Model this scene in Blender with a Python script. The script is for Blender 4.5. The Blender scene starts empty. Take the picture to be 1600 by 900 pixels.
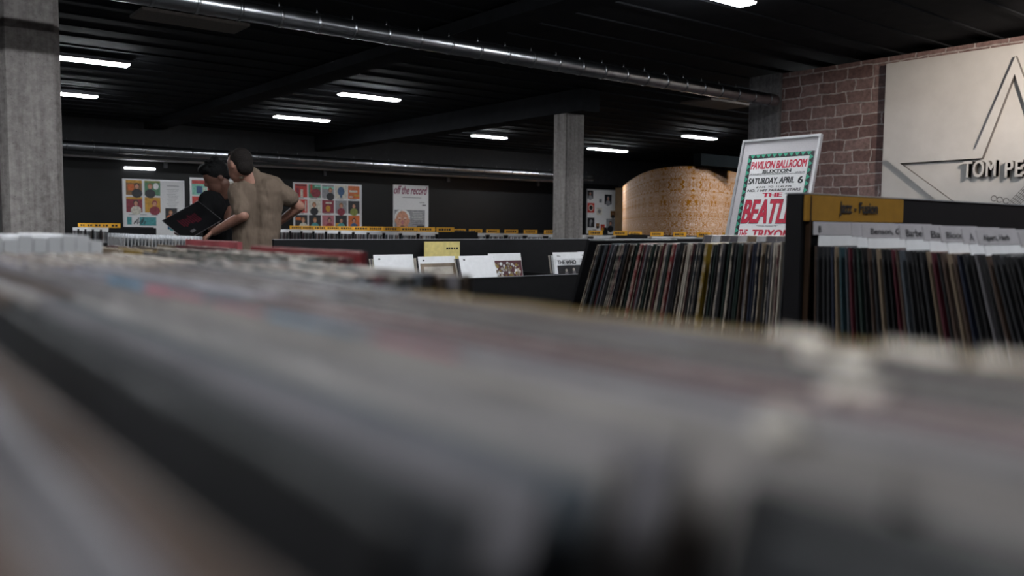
import bpy, bmesh, math, random
from mathutils import Vector, Matrix
random.seed(7)
C = bpy.context.scene.collection
# ---------------------------------------------------------------- camera, world, exposure
F = 1324.0
AZ, PIT, ROL = math.radians(38.4), math.radians(4.1), math.radians(0.5)
CAM = Vector((0, 0, 1.2))
fw = Vector((math.sin(AZ)*math.cos(PIT), math.cos(AZ)*math.cos(PIT), -math.sin(PIT)))
_r = Vector((math.cos(AZ), -math.sin(AZ), 0)); _u = _r.cross(fw)
rt = _r*math.cos(ROL) + _u*math.sin(ROL); up = _u*math.cos(ROL) - _r*math.sin(ROL)
cd = bpy.data.cameras.new('camera'); cam = bpy.data.objects.new('camera', cd); C.objects.link(cam)
cam.matrix_world = Matrix(((rt.x, up.x, -fw.x, 0), (rt.y, up.y, -fw.y, 0), (rt.z, up.z, -fw.z, CAM.z), (0, 0, 0, 1)))
cd.sensor_width = 36; cd.lens = 36*F/1600; cd.clip_start = .005; cd.clip_end = 200
cd.dof.use_dof = True; cd.dof.focus_distance = 3.8; cd.dof.aperture_fstop = 4.2
bpy.context.scene.camera = cam
vs = bpy.context.scene.view_settings
vs.view_transform = 'Standard'; vs.look = 'None'; vs.gamma = 1; vs.use_curve_mapping = False; vs.exposure = 1.55
wd = bpy.data.worlds.new('world'); bpy.context.scene.world = wd; wd.use_nodes = True
wd.node_tree.nodes['Background'].inputs[0].default_value = (.012, .013, .016, 1)
LAMP_E = 34.0          # emission of a ceiling light's diffuser
SPOT_W = 110.0

def W(px, py, X=None, Y=None, Z=None, D=None):      # a photo pixel's ray met with a plane of the room
    d = fw + rt*((px-800)/F) - up*((py-450)/F)
    t = X/d.x if X is not None else Y/d.y if Y is not None else (Z-1.2)/d.z if Z is not None else D
    return CAM + d*t

# ---------------------------------------------------------------- materials
def new_mat(name):
    m = bpy.data.materials.new(name); m.use_nodes = True
    nt = m.node_tree; return m, nt, nt.nodes['Principled BSDF']
def noise(nt, scale, detail=4, vec=None, rough=.6):
    n = nt.nodes.new('ShaderNodeTexNoise'); n.inputs['Scale'].default_value = scale; n.inputs['Detail'].default_value = detail
    n.inputs['Roughness'].default_value = rough
    if vec is None:
        tc = nt.nodes.new('ShaderNodeTexCoord'); vec = tc.outputs['Object']
    nt.links.new(vec, n.inputs['Vector']); return n
def ramp(nt, fac, stops):
    r = nt.nodes.new('ShaderNodeValToRGB'); e = r.color_ramp.elements
    while len(e) < len(stops): e.new(.5)
    for i, (p, c) in enumerate(stops): e[i].position = p; e[i].color = (*c, 1)
    nt.links.new(fac, r.inputs[0]); return r
def bump(nt, b, h, strength=.3, dist=.01):
    n = nt.nodes.new('ShaderNodeBump'); n.inputs['Strength'].default_value = strength; n.inputs['Distance'].default_value = dist
    nt.links.new(h, n.inputs['Height']); nt.links.new(n.outputs[0], b.inputs['Normal'])
def mottled(name, c, rough=.6, scale=12, amt=.25, metal=0, bmp=0, spec=.5, stretch=None):
    m, nt, b = new_mat(name)
    vec = None
    if stretch:
        tc = nt.nodes.new('ShaderNodeTexCoord'); mp = nt.nodes.new('ShaderNodeMapping')
        mp.inputs['Scale'].default_value = stretch; nt.links.new(tc.outputs['Object'], mp.inputs[0]); vec = mp.outputs[0]
    n = noise(nt, scale, vec=vec)
    lo = tuple(x*(1-amt) for x in c); hi = tuple(min(1, x*(1+amt)) for x in c)
    r = ramp(nt, n.outputs['Fac'], [(.3, lo), (.7, hi)])
    nt.links.new(r.outputs[0], b.inputs['Base Color'])
    b.inputs['Roughness'].default_value = rough; b.inputs['Metallic'].default_value = metal
    b.inputs['Specular IOR Level'].default_value = spec
    if bmp: bump(nt, b, n.outputs['Fac'], bmp)
    return m
def worn(name, c, light=(.5, .45, .38), cover=.5):   # card sleeve edge: body colour rubbed through to pale board
    m, nt, b = new_mat(name)
    n = noise(nt, 35, 6, rough=.75)
    r = ramp(nt, n.outputs['Fac'], [(cover-.08, c), (cover+.12, light)])
    nt.links.new(r.outputs[0], b.inputs['Base Color']); b.inputs['Roughness'].default_value = .55
    return m
BLACK = mottled('black_laminate', (.006, .006, .0075), .5, 20, .2, spec=.3)
BLACKEDGE = mottled('grey_edge_trim', (.25, .25, .27), .4, 20, .2)
PAPER = mottled('white_card', (.74, .74, .76), .5, 30, .05)
PAPER2 = mottled('grey_card', (.42, .40, .42), .4, 30, .08)
YELLOW = mottled('yellow_card', (.85, .42, .03), .5, 30, .08)
OCHRE = mottled('ochre_card', (.30, .15, .014), .5, 30, .12)
PALEYEL = mottled('pale_yellow_card', (.70, .58, .22), .5, 20, .15)
INK = mottled('black_ink', (.012, .012, .015), .6, 30, .1)
REDINK = mottled('crimson_ink', (.50, .015, .05), .6, 60, .3)
GREENINK = mottled('green_ink', (.03, .32, .20), .6, 60, .2)
PURPLE = mottled('plum_ink', (.22, .015, .07), .6, 60, .2)
METAL = mottled('galvanised_steel', (.32, .33, .35), .28, 9, .15, 1)
CONC = None
def concrete(name, c1, c2):
    m, nt, b = new_mat(name)
    tc = nt.nodes.new('ShaderNodeTexCoord'); mp = nt.nodes.new('ShaderNodeMapping'); mp.inputs['Scale'].default_value = (14, 14, .8)
    nt.links.new(tc.outputs['Object'], mp.inputs[0])
    n1 = noise(nt, 1.0, 6, mp.outputs[0], .65); n2 = noise(nt, 26, 8); v = nt.nodes.new('ShaderNodeTexVoronoi'); v.inputs['Scale'].default_value = 38
    nt.links.new(tc.outputs['Object'], v.inputs['Vector'])
    mx = nt.nodes.new('ShaderNodeMix'); mx.data_type = 'FLOAT'; mx.inputs[0].default_value = .45
    nt.links.new(n1.outputs['Fac'], mx.inputs[2]); nt.links.new(n2.outputs['Fac'], mx.inputs[3])
    r = ramp(nt, mx.outputs[0], [(.35, c1), (.62, c2)])
    pit = ramp(nt, v.outputs['Distance'], [(.05, (.25,)*3), (.11, (1, 1, 1))])
    mu = nt.nodes.new('ShaderNodeMix'); mu.data_type = 'RGBA'; mu.blend_type = 'MULTIPLY'; mu.inputs[0].default_value = 1
    nt.links.new(r.outputs[0], mu.inputs[6]); nt.links.new(pit.outputs[0], mu.inputs[7]); nt.links.new(mu.outputs[2], b.inputs['Base Color'])
    b.inputs['Roughness'].default_value = .8; bump(nt, b, mx.outputs[0], .5, .01); return m
CONC = concrete('board_marked_concrete', (.17, .15, .145), (.42, .385, .37))
CONC2 = concrete('rough_grey_concrete', (.07, .068, .07), (.22, .21, .22))
def brick_mat():
    m, nt, b = new_mat('old_brick')
    tc = nt.nodes.new('ShaderNodeTexCoord'); sp = nt.nodes.new('ShaderNodeSeparateXYZ'); cb = nt.nodes.new('ShaderNodeCombineXYZ')
    nt.links.new(tc.outputs['Object'], sp.inputs[0]); nt.links.new(sp.outputs[1], cb.inputs[0]); nt.links.new(sp.outputs[2], cb.inputs[1])
    wob = noise(nt, 5, 4, cb.outputs[0]); vm = nt.nodes.new('ShaderNodeVectorMath'); vm.operation = 'MULTIPLY_ADD'
    vm.inputs[1].default_value = (.09, .055, 0)
    nt.links.new(wob.outputs['Color'], vm.inputs[0]); nt.links.new(cb.outputs[0], vm.inputs[2])
    br = nt.nodes.new('ShaderNodeTexBrick'); br.inputs['Scale'].default_value = 1; br.inputs['Brick Width'].default_value = .30
    br.inputs['Row Height'].default_value = .132; br.inputs['Mortar Size'].default_value = .009; br.inputs['Mortar Smooth'].default_value = .3
    br.inputs['Color1'].default_value = (.17, .10, .095, 1); br.inputs['Color2'].default_value = (.32, .22, .21, 1)
    br.inputs['Mortar'].default_value = (.50, .45, .44, 1); br.offset = .43; br.squash = .75; br.squash_frequency = 3
    nt.links.new(vm.outputs[0], br.inputs['Vector'])
    n = noise(nt, 22, 8, rough=.7); rr = ramp(nt, n.outputs['Fac'], [(.3, (.55, .55, .55)), (.7, (1.25, 1.2, 1.2))])
    mu = nt.nodes.new('ShaderNodeMix'); mu.data_type = 'RGBA'; mu.blend_type = 'MULTIPLY'; mu.inputs[0].default_value = 1
    nt.links.new(br.outputs['Color'], mu.inputs[6]); nt.links.new(rr.outputs[0], mu.inputs[7]); nt.links.new(mu.outputs[2], b.inputs['Base Color'])
    b.inputs['Roughness'].default_value = .8
    ma = nt.nodes.new('ShaderNodeMath'); ma.operation = 'MULTIPLY_ADD'; ma.inputs[1].default_value = -1.6
    nt.links.new(br.outputs['Fac'], ma.inputs[0]); nt.links.new(n.outputs['Fac'], ma.inputs[2]); bump(nt, b, ma.outputs[0], .7, .02)
    return m
def wallpaper_mat():
    m, nt, b = new_mat('ochre_floral_wallpaper')
    tc = nt.nodes.new('ShaderNodeTexCoord')
    mp = nt.nodes.new('ShaderNodeMapping'); mp.inputs['Scale'].default_value = (1.6, 1.5, 1); nt.links.new(tc.outputs['UV'], mp.inputs[0])
    sp = nt.nodes.new('ShaderNodeSeparateXYZ'); nt.links.new(mp.outputs[0], sp.inputs[0])
    # mirror-repeat so the leaves form a symmetric damask
    cb = nt.nodes.new('ShaderNodeCombineXYZ')
    for i in (0, 1):
        q = nt.nodes.new('ShaderNodeMath'); q.operation = 'PINGPONG'; q.inputs[1].default_value = .5 if i == 0 else 1
        nt.links.new(sp.outputs[i], q.inputs[0]); nt.links.new(q.outputs[0], cb.inputs[i])
    n = noise(nt, 6.5, 3, cb.outputs[0], .5); n2 = noise(nt, 24, 2, cb.outputs[0], .5)
    mx = nt.nodes.new('ShaderNodeMix'); mx.data_type = 'FLOAT'; mx.inputs[0].default_value = .35
    nt.links.new(n.outputs['Fac'], mx.inputs[2]); nt.links.new(n2.outputs['Fac'], mx.inputs[3])
    r = ramp(nt, mx.outputs[0], [(.40, (.27, .105, .004)), (.43, (.36, .15, .008)), (.455, (.60, .46, .40)), (.49, (.30, .18, .12)), (.505, (.34, .14, .008)), (.54, (.55, .41, .35)), (.57, (.30, .12, .006))])
    r.color_ramp.interpolation = 'CONSTANT'
    nt.links.new(r.outputs[0], b.inputs['Base Color']); b.inputs['Roughness'].default_value = .9; b.inputs['Specular IOR Level'].default_value = .15; return m
def emis(name, c, s):
    m, nt, b = new_mat(name); b.inputs['Base Color'].default_value = (.8, .8, .8, 1)
    b.inputs['Emission Color'].default_value = (*c, 1); b.inputs['Emission Strength'].default_value = s; return m
def clear_plastic(name, tint=(.85, .87, .9), alpha=.35):
    m, nt, b = new_mat(name); n = noise(nt, 14, 4)
    r = ramp(nt, n.outputs['Fac'], [(.3, (alpha*.7,)*3), (.7, (alpha*1.3,)*3)]); nt.links.new(r.outputs[0], b.inputs['Alpha'])
    b.inputs['Base Color'].default_value = (*tint, 1); b.inputs['Roughness'].default_value = .18; return m
LAMP = emis('lamp_diffuser', (.93, .97, 1.0), LAMP_E)
CEIL = mottled('black_painted_ceiling', (.021, .022, .025), .85, 6, .15, spec=.05)
DARKWALL = mottled('dark_matt_wall', (.02, .02, .023), .7, 8, .3)
GLASSW = mottled('black_gloss_glass', (.006, .006, .007), .45, 3, .1, spec=.25)
FLOORM = mottled('dark_screed', (.035, .035, .035), .4, 3, .3)
TILE = mottled('taupe_acoustic_panel', (.17, .145, .13), .8, 40, .2)
SIGNM = mottled('off_white_panel', (.58, .565, .56), .55, 5, .05)
SIGNE = mottled('shadowed_edge_and_line', (.12, .11, .105), .5, 8, .1)  # dark sides paint the recess shadow of star and letters; also drawing lines
FRAMEM = mottled('brushed_aluminium', (.62, .62, .64), .35, 60, .08, .6)
MOUNT = mottled('grey_mount_board', (.46, .44, .46), .6, 200, .12)
POSTERW = mottled('poster_paper', (.74, .73, .74), .6, 100, .08)

# ---------------------------------------------------------------- mesh helpers
class MB:
    def __init__(s): s.b = bmesh.new()
    def box(s, lo, hi, mi=0, bev=0):
        r = bmesh.ops.create_cube(s.b, size=1); vs_ = r['verts']
        lo = Vector(lo); hi = Vector(hi)
        for v in vs_:
            v.co = Vector([(lo[i]+hi[i])/2 + v.co[i]*(hi[i]-lo[i]) for i in range(3)])
        fs = list({f for v in vs_ for f in v.link_faces})
        for f in fs: f.material_index = mi
        if bev:
            es = list({e for v in vs_ for e in v.link_edges}); bmesh.ops.bevel(s.b, geom=es, offset=bev, segments=2, affect='EDGES')
        return s
    def poly(s, pts, mi=0):
        f = s.b.faces.new([s.b.verts.new(p) for p in pts]); f.material_index = mi; return f
    def prism(s, pts, depth, mi=0, side=None):     # pts a closed outline, depth a vector: a plate of real thickness
        d = Vector(depth); a = [s.b.verts.new(Vector(p)) for p in pts]; c = [s.b.verts.new(Vector(p)+d) for p in pts]
        s.b.faces.new(a).material_index = mi; s.b.faces.new(c[::-1]).material_index = mi
        n = len(a)
        for i in range(n):
            s.b.faces.new((a[i], c[i], c[(i+1) % n], a[(i+1) % n])).material_index = mi if side is None else side
        return s
    def cyl(s, p, q, r, seg=16, mi=0, r2=None, caps=True):
        p = Vector(p); q = Vector(q); d = q-p
        M = Matrix.Translation((p+q)/2) @ d.to_track_quat('Z', 'Y').to_matrix().to_4x4()
        g = bmesh.ops.create_cone(s.b, cap_ends=caps, segments=seg, radius1=r, radius2=r if r2 is None else r2, depth=d.length, matrix=M)
        for f in {f for v in g['verts'] for f in v.link_faces}: f.material_index = mi; f.smooth = len(f.verts) == 4
        return s
    def mesh(s, name, mats):
        bmesh.ops.recalc_face_normals(s.b, faces=s.b.faces)
        me = bpy.data.meshes.new(name); s.b.to_mesh(me); s.b.free()
        for m in (mats if isinstance(mats, (list, tuple)) else [mats]): me.materials.append(m)
        return me
def link(name, me, parent=None, loc=None, world=True):
    o = bpy.data.objects.new(name, me); C.objects.link(o)
    if parent:
        o.parent = parent
        if world:
            m, q = Matrix.Identity(4), parent
            while q: m = q.matrix_basis @ m; q = q.parent
            me.transform(m.inverted())
    if loc is not None: o.location = loc
    return o
def tag(o, label=None, cat=None, group=None, kind=None):
    if label: o['label'] = label
    if cat: o['category'] = cat
    if group: o['group'] = group
    if kind: o['kind'] = kind
    return o
def thing(name, loc, label, cat, group=None):
    o = bpy.data.objects.new(name, None); C.objects.link(o); o.location = loc
    o.matrix_basis = Matrix.Translation(loc); o.empty_display_size = .05
    return tag(o, label, cat, group)
def struct(name, me): return tag(link(name, me), kind='structure')
def sbox(name, lo, hi, m): return struct(name, MB().box(lo, hi).mesh(name, m))
def text_mesh(s, w, h, mat, shear=0, bold=0, ext=.0004, space=1):
    """lettering scaled to a box w x h; bold thickens the strokes by laying shifted copies side by side"""
    cu = bpy.data.curves.new('t', 'FONT'); cu.body = s; cu.shear = shear; cu.space_character = space
    o = bpy.data.objects.new('t', cu); C.objects.link(o)
    me = bpy.data.meshes.new_from_object(o.evaluated_get(bpy.context.evaluated_depsgraph_get()))
    bpy.data.objects.remove(o); bpy.data.curves.remove(cu)
    xs = [v.co.x for v in me.vertices]; ys = [v.co.y for v in me.vertices]
    x0, x1, y0, y1 = min(xs), max(xs), min(ys), max(ys); b = bmesh.new()
    offs = [(0, 0)] if not bold else [(-bold, -bold*.5), (bold, -bold*.5), (-bold, bold*.5), (bold, bold*.5), (0, 0)]
    hh = y1-y0; dx, dy = bold*hh, bold*hh*.5
    for k, (ox, oy) in enumerate(offs):
        nb = bmesh.new(); nb.from_mesh(me)
        bmesh.ops.remove_doubles(nb, verts=nb.verts, dist=1e-5)
        for v in nb.verts: v.co = Vector(((v.co.x-x0+ox*hh+dx)/(x1-x0+2*dx)*w, (v.co.y-y0+oy*hh+dy)/(hh+2*dy)*h, 0))
        g = bmesh.ops.extrude_face_region(nb, geom=list(nb.faces))
        for v in g['geom']:
            if isinstance(v, bmesh.types.BMVert): v.co.z += ext*(1-.04*k)
        bmesh.ops.recalc_face_normals(nb, faces=nb.faces)
        for f in nb.faces: f.smooth = False
        tm = bpy.data.meshes.new('x'); nb.to_mesh(tm); nb.free(); b.from_mesh(tm); bpy.data.meshes.remove(tm)
    bpy.data.meshes.remove(me)
    me = bpy.data.meshes.new('lettering'); b.to_mesh(me); b.free(); me.materials.append(mat); return me
def frame_mat(o, u, v):      # local x along u, y along v, z out of the surface
    u = Vector(u).normalized(); v = Vector(v); v = (v - u*v.dot(u)).normalized(); n = u.cross(v)
    return Matrix(((u.x, v.x, n.x, o[0]), (u.y, v.y, n.y, o[1]), (u.z, v.z, n.z, o[2]), (0, 0, 0, 1)))
def place_text(name, s, M, u0, v0, w, h, mat, parent, **k):
    me = text_mesh(s, w, h, mat, **k); me.transform(M @ Matrix.Translation((u0, v0, .0004)))
    return link(name, me, parent)

# ---------------------------------------------------------------- room shell
sbox('floor', (-4, -5, -.1), (22, 17.3, 0), FLOORM)
cb = MB().box((-4, -5, 3.12), (22, 17.3, 3.3))
for i in range(44):
    y = -4.8 + i*.5; cb.box((-3.9, y, 3.104), (21.9, y+.05, 3.125))
struct('ceiling', cb.mesh('ceiling', CEIL))
for i, x in enumerate((4.55, 8.0)):
    lo_x = x; sbox('trim_%d' % (i+1), (lo_x, -4.9 if i != 1 else 8.6, 2.99 if i == 0 else 2.8), (lo_x+.34, 16.9, 3.1), CEIL)
sbox('wall_back', (-4, 17, 0), (22, 17.3, 3.2), DARKWALL)
wb = MB().box((2.6, 16.93, .1), (17.2, 17.0, 2.40)); struct('window_1', wb.mesh('window_1', GLASSW))
sbox('trim_4', (2.6, 16.66, 2.385), (15.2, 16.925, 2.412), mottled('pale_metal_rail', (.92, .92, .93), .4, 5, .05))
for i, x in enumerate((4.9, 8.2, 11.4, 14.2)):
    sbox('trim_%d' % (i+5), (x, 16.88, 2.27), (x+.06, 16.93, 2.40), mottled('rail_bracket_grey', (.12, .12, .13), .5, 5, .1))
sbox('wall_left', (-4.2, -5, 0), (-4, 17.3, 3.2), DARKWALL)
sbox('wall_front', (-4, -5.2, 0), (22, -5, 3.2), DARKWALL)
sbox('wall_far_right', (22, -5, 0), (22.2, 17.3, 3.2), DARKWALL)
sbox('wall_right', (8.9, -5, 0), (9.3, 6.06, 3.06), brick_mat())
# concrete posts
def post(name, x0, x1, y0, y1, top, m, cham=.02):
    b = MB(); pts = [(x0+cham, y0, 0), (x1-cham, y0, 0), (x1, y0+cham, 0), (x1, y1-cham, 0), (x1-cham, y1, 0), (x0+cham, y1, 0), (x0, y1-cham, 0), (x0, y0+cham, 0)]
    b.prism(pts, (0, 0, top)); return b.mesh(name, m)
struct('pillar_left', post('pillar', .905, 1.30, 6.9, 7.3, 3.06, CONC, .045))
struct('pillar_middle', post('pillar', 8.02, 8.36, 8.92, 9.2, 2.8, CONC, .012))
struct('pillar_right', post('pillar', 8.85, 9.25, 6.06, 6.50, 3.06, CONC2, .012))
# curved wallpapered partition
pts = [W(x, 300, D=d*.9) for x, d in ((973, 22.6), (977, 21.3), (983, 19.8), (992, 18.3), (1003, 17.0), (1018, 16.0), (1038, 15.3), (1060, 15.0), (1082, 14.95), (1105, 15.2), (1130, 15.8), (1152, 16.6), (1180, 17.8))]
b = bmesh.new(); uvl = b.loops.layers.uv.new('UVMap'); s = 0; prev = None; back = []
cen = pts[6] + Vector((3, 3, 0)); rows = []
for i, p in enumerate(pts):
    if i: s += (Vector((p.x, p.y)) - Vector((pts[i-1].x, pts[i-1].y))).length
    q = Vector((p.x, p.y, 0)); q2 = q + (Vector((cen.x, cen.y, 0)) - q).normalized()*.12
    rows.append([b.verts.new(q), b.verts.new(q+Vector((0, 0, 2.19))), b.verts.new(q2+Vector((0, 0, 2.19))), b.verts.new(q2), s])
for a, c in zip(rows, rows[1:]):
    for j in range(3):
        f = b.faces.new((a[j], c[j], c[j+1], a[j+1])); f.smooth = j != 1
        for lp, (uu, vv) in zip(f.loops, ((a[4], (0, 2.3, 2.4, 4.7)[j]), (c[4], (0, 2.3, 2.4, 4.7)[j]), (c[4], (2.3, 2.4, 4.7, 5)[j]), (a[4], (2.3, 2.4, 4.7, 5)[j]))): lp[uvl].uv = (uu, vv)
me = bpy.data.meshes.new('wallpaper_wall'); b.to_mesh(me); b.free(); me.materials.append(wallpaper_mat()); struct('wall_wallpaper', me)
sbox('trim_9', (16.75, 16.3, 0), (16.95, 16.6, 2.3), mottled('brown_post', (.16, .10, .05), .6, 5, .2))
ba, bb = W(1095, 258, Y=8.7), W(1175, 250, Y=8.7)
sbox('trim_10', (ba.x, 8.7, ba.z), (bb.x, 8.85, bb.z+.03), mottled('blue_grey_beam', (.007, .009, .010), .8, 5, .2, spec=.03))

# ---------------------------------------------------------------- ceiling lights
def light(x0, x1, y, label, z=3.055, w=.16):
    t = thing('ceiling_light', ((x0+x1)/2, y, z), label, 'ceiling light', 'strip lights on the black ceiling')
    link('housing', MB().box((x0-.01, y-w/2-.01, z-.03), (x1+.01, y+w/2+.01, z+.003), bev=.004).mesh('housing', BLACKEDGE), t)
    link('diffuser', MB().box((x0, y-w/2, z-.045), (x1, y+w/2, z-.03), bev=.004).mesh('diffuser', LAMP), t)
for a in ((1.55, 2.68, 10.55, 'long white strip light whose left end hides behind the left concrete pillar, upper one'),
          (2.0, 2.98, 13.45, 'white strip light beside the left concrete pillar, lower and shorter in view'),
          (5.5, 6.42, 10.8, 'bright white ceiling strip light, the nearer of the middle pair above the dark wall'),
          (5.80, 6.76, 13.75, 'white ceiling strip light above the men, the farther of the middle pair'),
          (10.0, 10.80, 13.9, 'small white ceiling light just left of the middle concrete pillar'),
          (13.57, 14.74, 14.3, 'white ceiling light just right of the middle concrete pillar'),
          (13.1, 14.0, 11.1, 'white ceiling light between the middle pillar and the corner pillar'),
          (4.95, 5.85, 4.33, 'white ceiling light cut off by the top edge of the photo'),
          (7.2, 8.1, .9, 'unseen ceiling light added to light the brick wall beside the spotlight'),  # out of view, added to brighten the brick wall
          (10.1, 11.1, 6.75, 'unseen ceiling light behind the brick wall, added to light the floral wallpaper'), (11.9, 12.9, 7.6, 'unseen ceiling light behind the brick wall, added deeper to light the floral wallpaper'),  # hidden lamps added so the wallpaper is evenly lit
          (-1.2, -.2, 4.3, 'unseen ceiling light added in front of the left wall'), (1.9, 2.9, 4.3, 'unseen ceiling light added above the record aisle'),  # these and the next row: lamps out of view, added to light the near records
          (-1.2, -.2, .5, 'unseen ceiling light added behind the nearest records'), (1.6, 2.6, .5, 'unseen ceiling light added above the nearest records'), (4.95, 5.85, .5, 'unseen ceiling light added in front of the white star sign')):
    light(*a)
p_a, p_b = W(195, 262, Y=16.85), W(243, 264, Y=16.85)  # glowing bar stands in for a ceiling lamp's reflection in the dark glass
t = thing('lamp_reflection', ((p_a.x+p_b.x)/2, 16.9, p_a.z), 'thin white glowing bar standing in for a lamp reflection above the left poster', 'lamp reflection')
link('housing', MB().box((p_a.x, 16.88, p_a.z-.012), (p_b.x, 16.93, p_a.z+.03), bev=.003).mesh('housing', BLACKEDGE), t)
link('diffuser', MB().box((p_a.x, 16.86, p_a.z-.020), (p_b.x, 16.90, p_a.z+.018), bev=.003).mesh('diffuser', emis('lamp_reflection_glow', (.93, .97, 1), 3.0)), t)
# spotlight aimed at the sign
sp0 = Vector((7.0, 1.7, 3.06))
t = thing('spotlight', sp0, 'small black ceiling spotlight aimed at the white star sign', 'spotlight')
aim = (W(1560, 130, X=8.85) - sp0).normalized()
link('mount', MB().cyl(sp0, sp0-Vector((0, 0, .08)), .03).mesh('mount', BLACK), t)
hp = sp0 - Vector((0, 0, .13))
link('lamp_head', MB().cyl(hp-aim*.08, hp+aim*.06, .045, caps=True).mesh('lamp_head', BLACK), t)
ld = bpy.data.lights.new('spot', 'SPOT'); ld.energy = SPOT_W; ld.spot_size = math.radians(50); ld.spot_blend = 1; ld.color = (1, .86, .72); ld.shadow_soft_size = .03
lo = bpy.data.objects.new('bulb', ld); C.objects.link(lo); lo.matrix_world = Matrix.Translation(hp+aim*.08) @ aim.to_track_quat('-Z', 'Y').to_matrix().to_4x4()

# acoustic panels on the ceiling
for name, lo_, hi_, lb in (('ceiling_panel', (2.10, 7.78, 3.03), (3.05, 8.18, 3.06), 'taupe rectangular panel on the ceiling near the left pillar'),
                           ('ceiling_panel', (9.75, 7.80, 3.03), (10.75, 8.36, 3.06), 'tan rectangular ceiling panel beside the corner concrete pillar')):
    tag(link(name, MB().box(lo_, hi_, bev=.004).mesh(name, TILE)), lb, 'ceiling panel')

# ---------------------------------------------------------------- spiral ducts
def duct(p, q, r, label, n):
    p = Vector(p); q = Vector(q)
    t = thing('ventilation_duct', p, label, 'duct')
    mb = MB(); seg = 20; L = (q-p).length; st = max(8, int(L/.05))
    b = mb.b; rings = []
    for i in range(st+1):
        x = p + (q-p)*i/st; rr = r*(1.0 + (.03 if i % 3 == 0 else 0))
        rings.append([b.verts.new(x + Vector((0, math.cos(a)*rr, math.sin(a)*rr))) for a in [k*math.tau/seg for k in range(seg)]])
    for A, B in zip(rings, rings[1:]):
        for k in range(seg):
            f = b.faces.new((A[k], A[(k+1) % seg], B[(k+1) % seg], B[k])); f.smooth = True
    b.faces.new(rings[0]); b.faces.new(rings[-1][::-1])
    link('pipe', mb.mesh('pipe', METAL), t)
    for i in range(n):
        x = p + (q-p)*(i+.5)/n; mb = MB()
        mb.cyl(x-Vector((.012, 0, 0)), x+Vector((.012, 0, 0)), r*1.08, 20)
        mb.cyl(x+Vector((0, 0, r)), x+Vector((0, 0, r*1.55)), .005, 6)
        link('hanger_band', mb.mesh('hanger_band', METAL), t)
duct((-3.8, 5.95, 2.70), (8.6, 5.95, 2.70), .068, 'round galvanised duct crossing high over the front of the shop, the larger one', 42)
duct((-3.8, 16.0, 2.52), (15.3, 16.0, 2.50), .085, 'round galvanised duct running above the black glass at the back', 46)

# ---------------------------------------------------------------- record sleeves
PAL = {'black': (.006, .006, .007), 'charcoal': (.018, .0185, .021), 'grey': (.122, .114, .124), 'brown': (.055, .034, .025), 'tan': (.17, .125, .085),
       'cream': (.40, .36, .31), 'navy': (.010, .014, .030), 'slate': (.055, .064, .076), 'maroon': (.065, .009, .016), 'red': (.16, .018, .022),
       'yellow': (.20, .125, .012), 'white': (.60, .60, .62), 'green': (.012, .024, .02), 'teal': (.02, .045, .055), 'lilac': (.22, .205, .235), 'bluegrey': (.15, .165, .20),
       'rose': (.36, .13, .16), 'blue': (.12, .22, .32), 'salmon': (.32, .07, .08), 'taupe': (.215, .195, .188)}
CN = {'bluegrey': 'blue grey', 'navy': 'navy blue'}
FACE = {k: mottled('sleeve_'+k, c, .38, 7, .45) for k, c in PAL.items()}
RIM = {k: worn('edge_'+k, c, tuple(min(.4, x*1.2+.10) for x in c), .60) for k, c in PAL.items()}
RIMW = {k: worn('rubbed_edge_'+k, c, (.42, .36, .30), .50) for k, c in PAL.items()}
S = .315
def sleeve_mesh(col, th, wear=0, seed=0, h=S):
    """card sleeve: thickness along y, width x, height z from its bottom edge; rims jittered by wear"""
    rnd = random.Random(seed); n = 14; b = bmesh.new()
    def ring(y, ins):
        o = []
        for side in range(4):
            for i in range(n):
                f_ = i/n
                p = [(-S/2+S*f_, 0), (S/2, h*f_), (S/2-S*f_, h), (-S/2, h-h*f_)][side]
                o.append((p[0], y, p[1]))
        return o
    prof = [(-th/2, .0012), (-th*.42, 0), (th*.42, 0), (th/2, .0012)]
    jit = [rnd.uniform(-.0006, .0006)*(1+wear) for _ in range(4*n)]; jt = [rnd.uniform(-.0005, .0005)*(1+wear*.5) for _ in range(4*n)]
    R = []
    for y, ins in prof:
        r_ = []
        for k, (x, yy, z) in enumerate(ring(y, ins)):
            s_ = 1 - (ins + abs(jit[k]))/(S/2)
            r_.append(b.verts.new((x*s_, yy + jt[k], h/2 + (z-h/2)*s_)))
        R.append(r_)
    m = 4*n
    for a, c in zip(R, R[1:]):
        for k in range(m): b.faces.new((a[k], a[(k+1) % m], c[(k+1) % m], c[k])).material_index = 1
    b.faces.new(R[0][::-1]).material_index = 0; b.faces.new(R[-1]).material_index = 0
    bmesh.ops.recalc_face_normals(b, faces=b.faces)
    me = bpy.data.meshes.new('record_sleeve'); b.to_mesh(me); b.free()
    me.materials.append(FACE[col]); me.materials.append((RIMW if wear else RIM)[col]); return me
CACHE = {}
def record(col, x, y, zb, lean=0, rz=0, th=.003, wear=0, label=None, group=None, name='record_sleeve', cat='record', yaw=0):
    v = random.randint(0, 2); key = (col, round(th, 4), wear, v)
    if key not in CACHE: CACHE[key] = sleeve_mesh(col, th, wear, hash(col) % 99 if False else len(CACHE))
    o = bpy.data.objects.new(name, CACHE[key]); C.objects.link(o)
    o.location = (x, y, zb); o.rotation_euler = (lean, 0, rz + yaw)
    return tag(o, label, cat, group)
def cn(c): return CN.get(c, c)
R90 = math.pi/2

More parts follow.
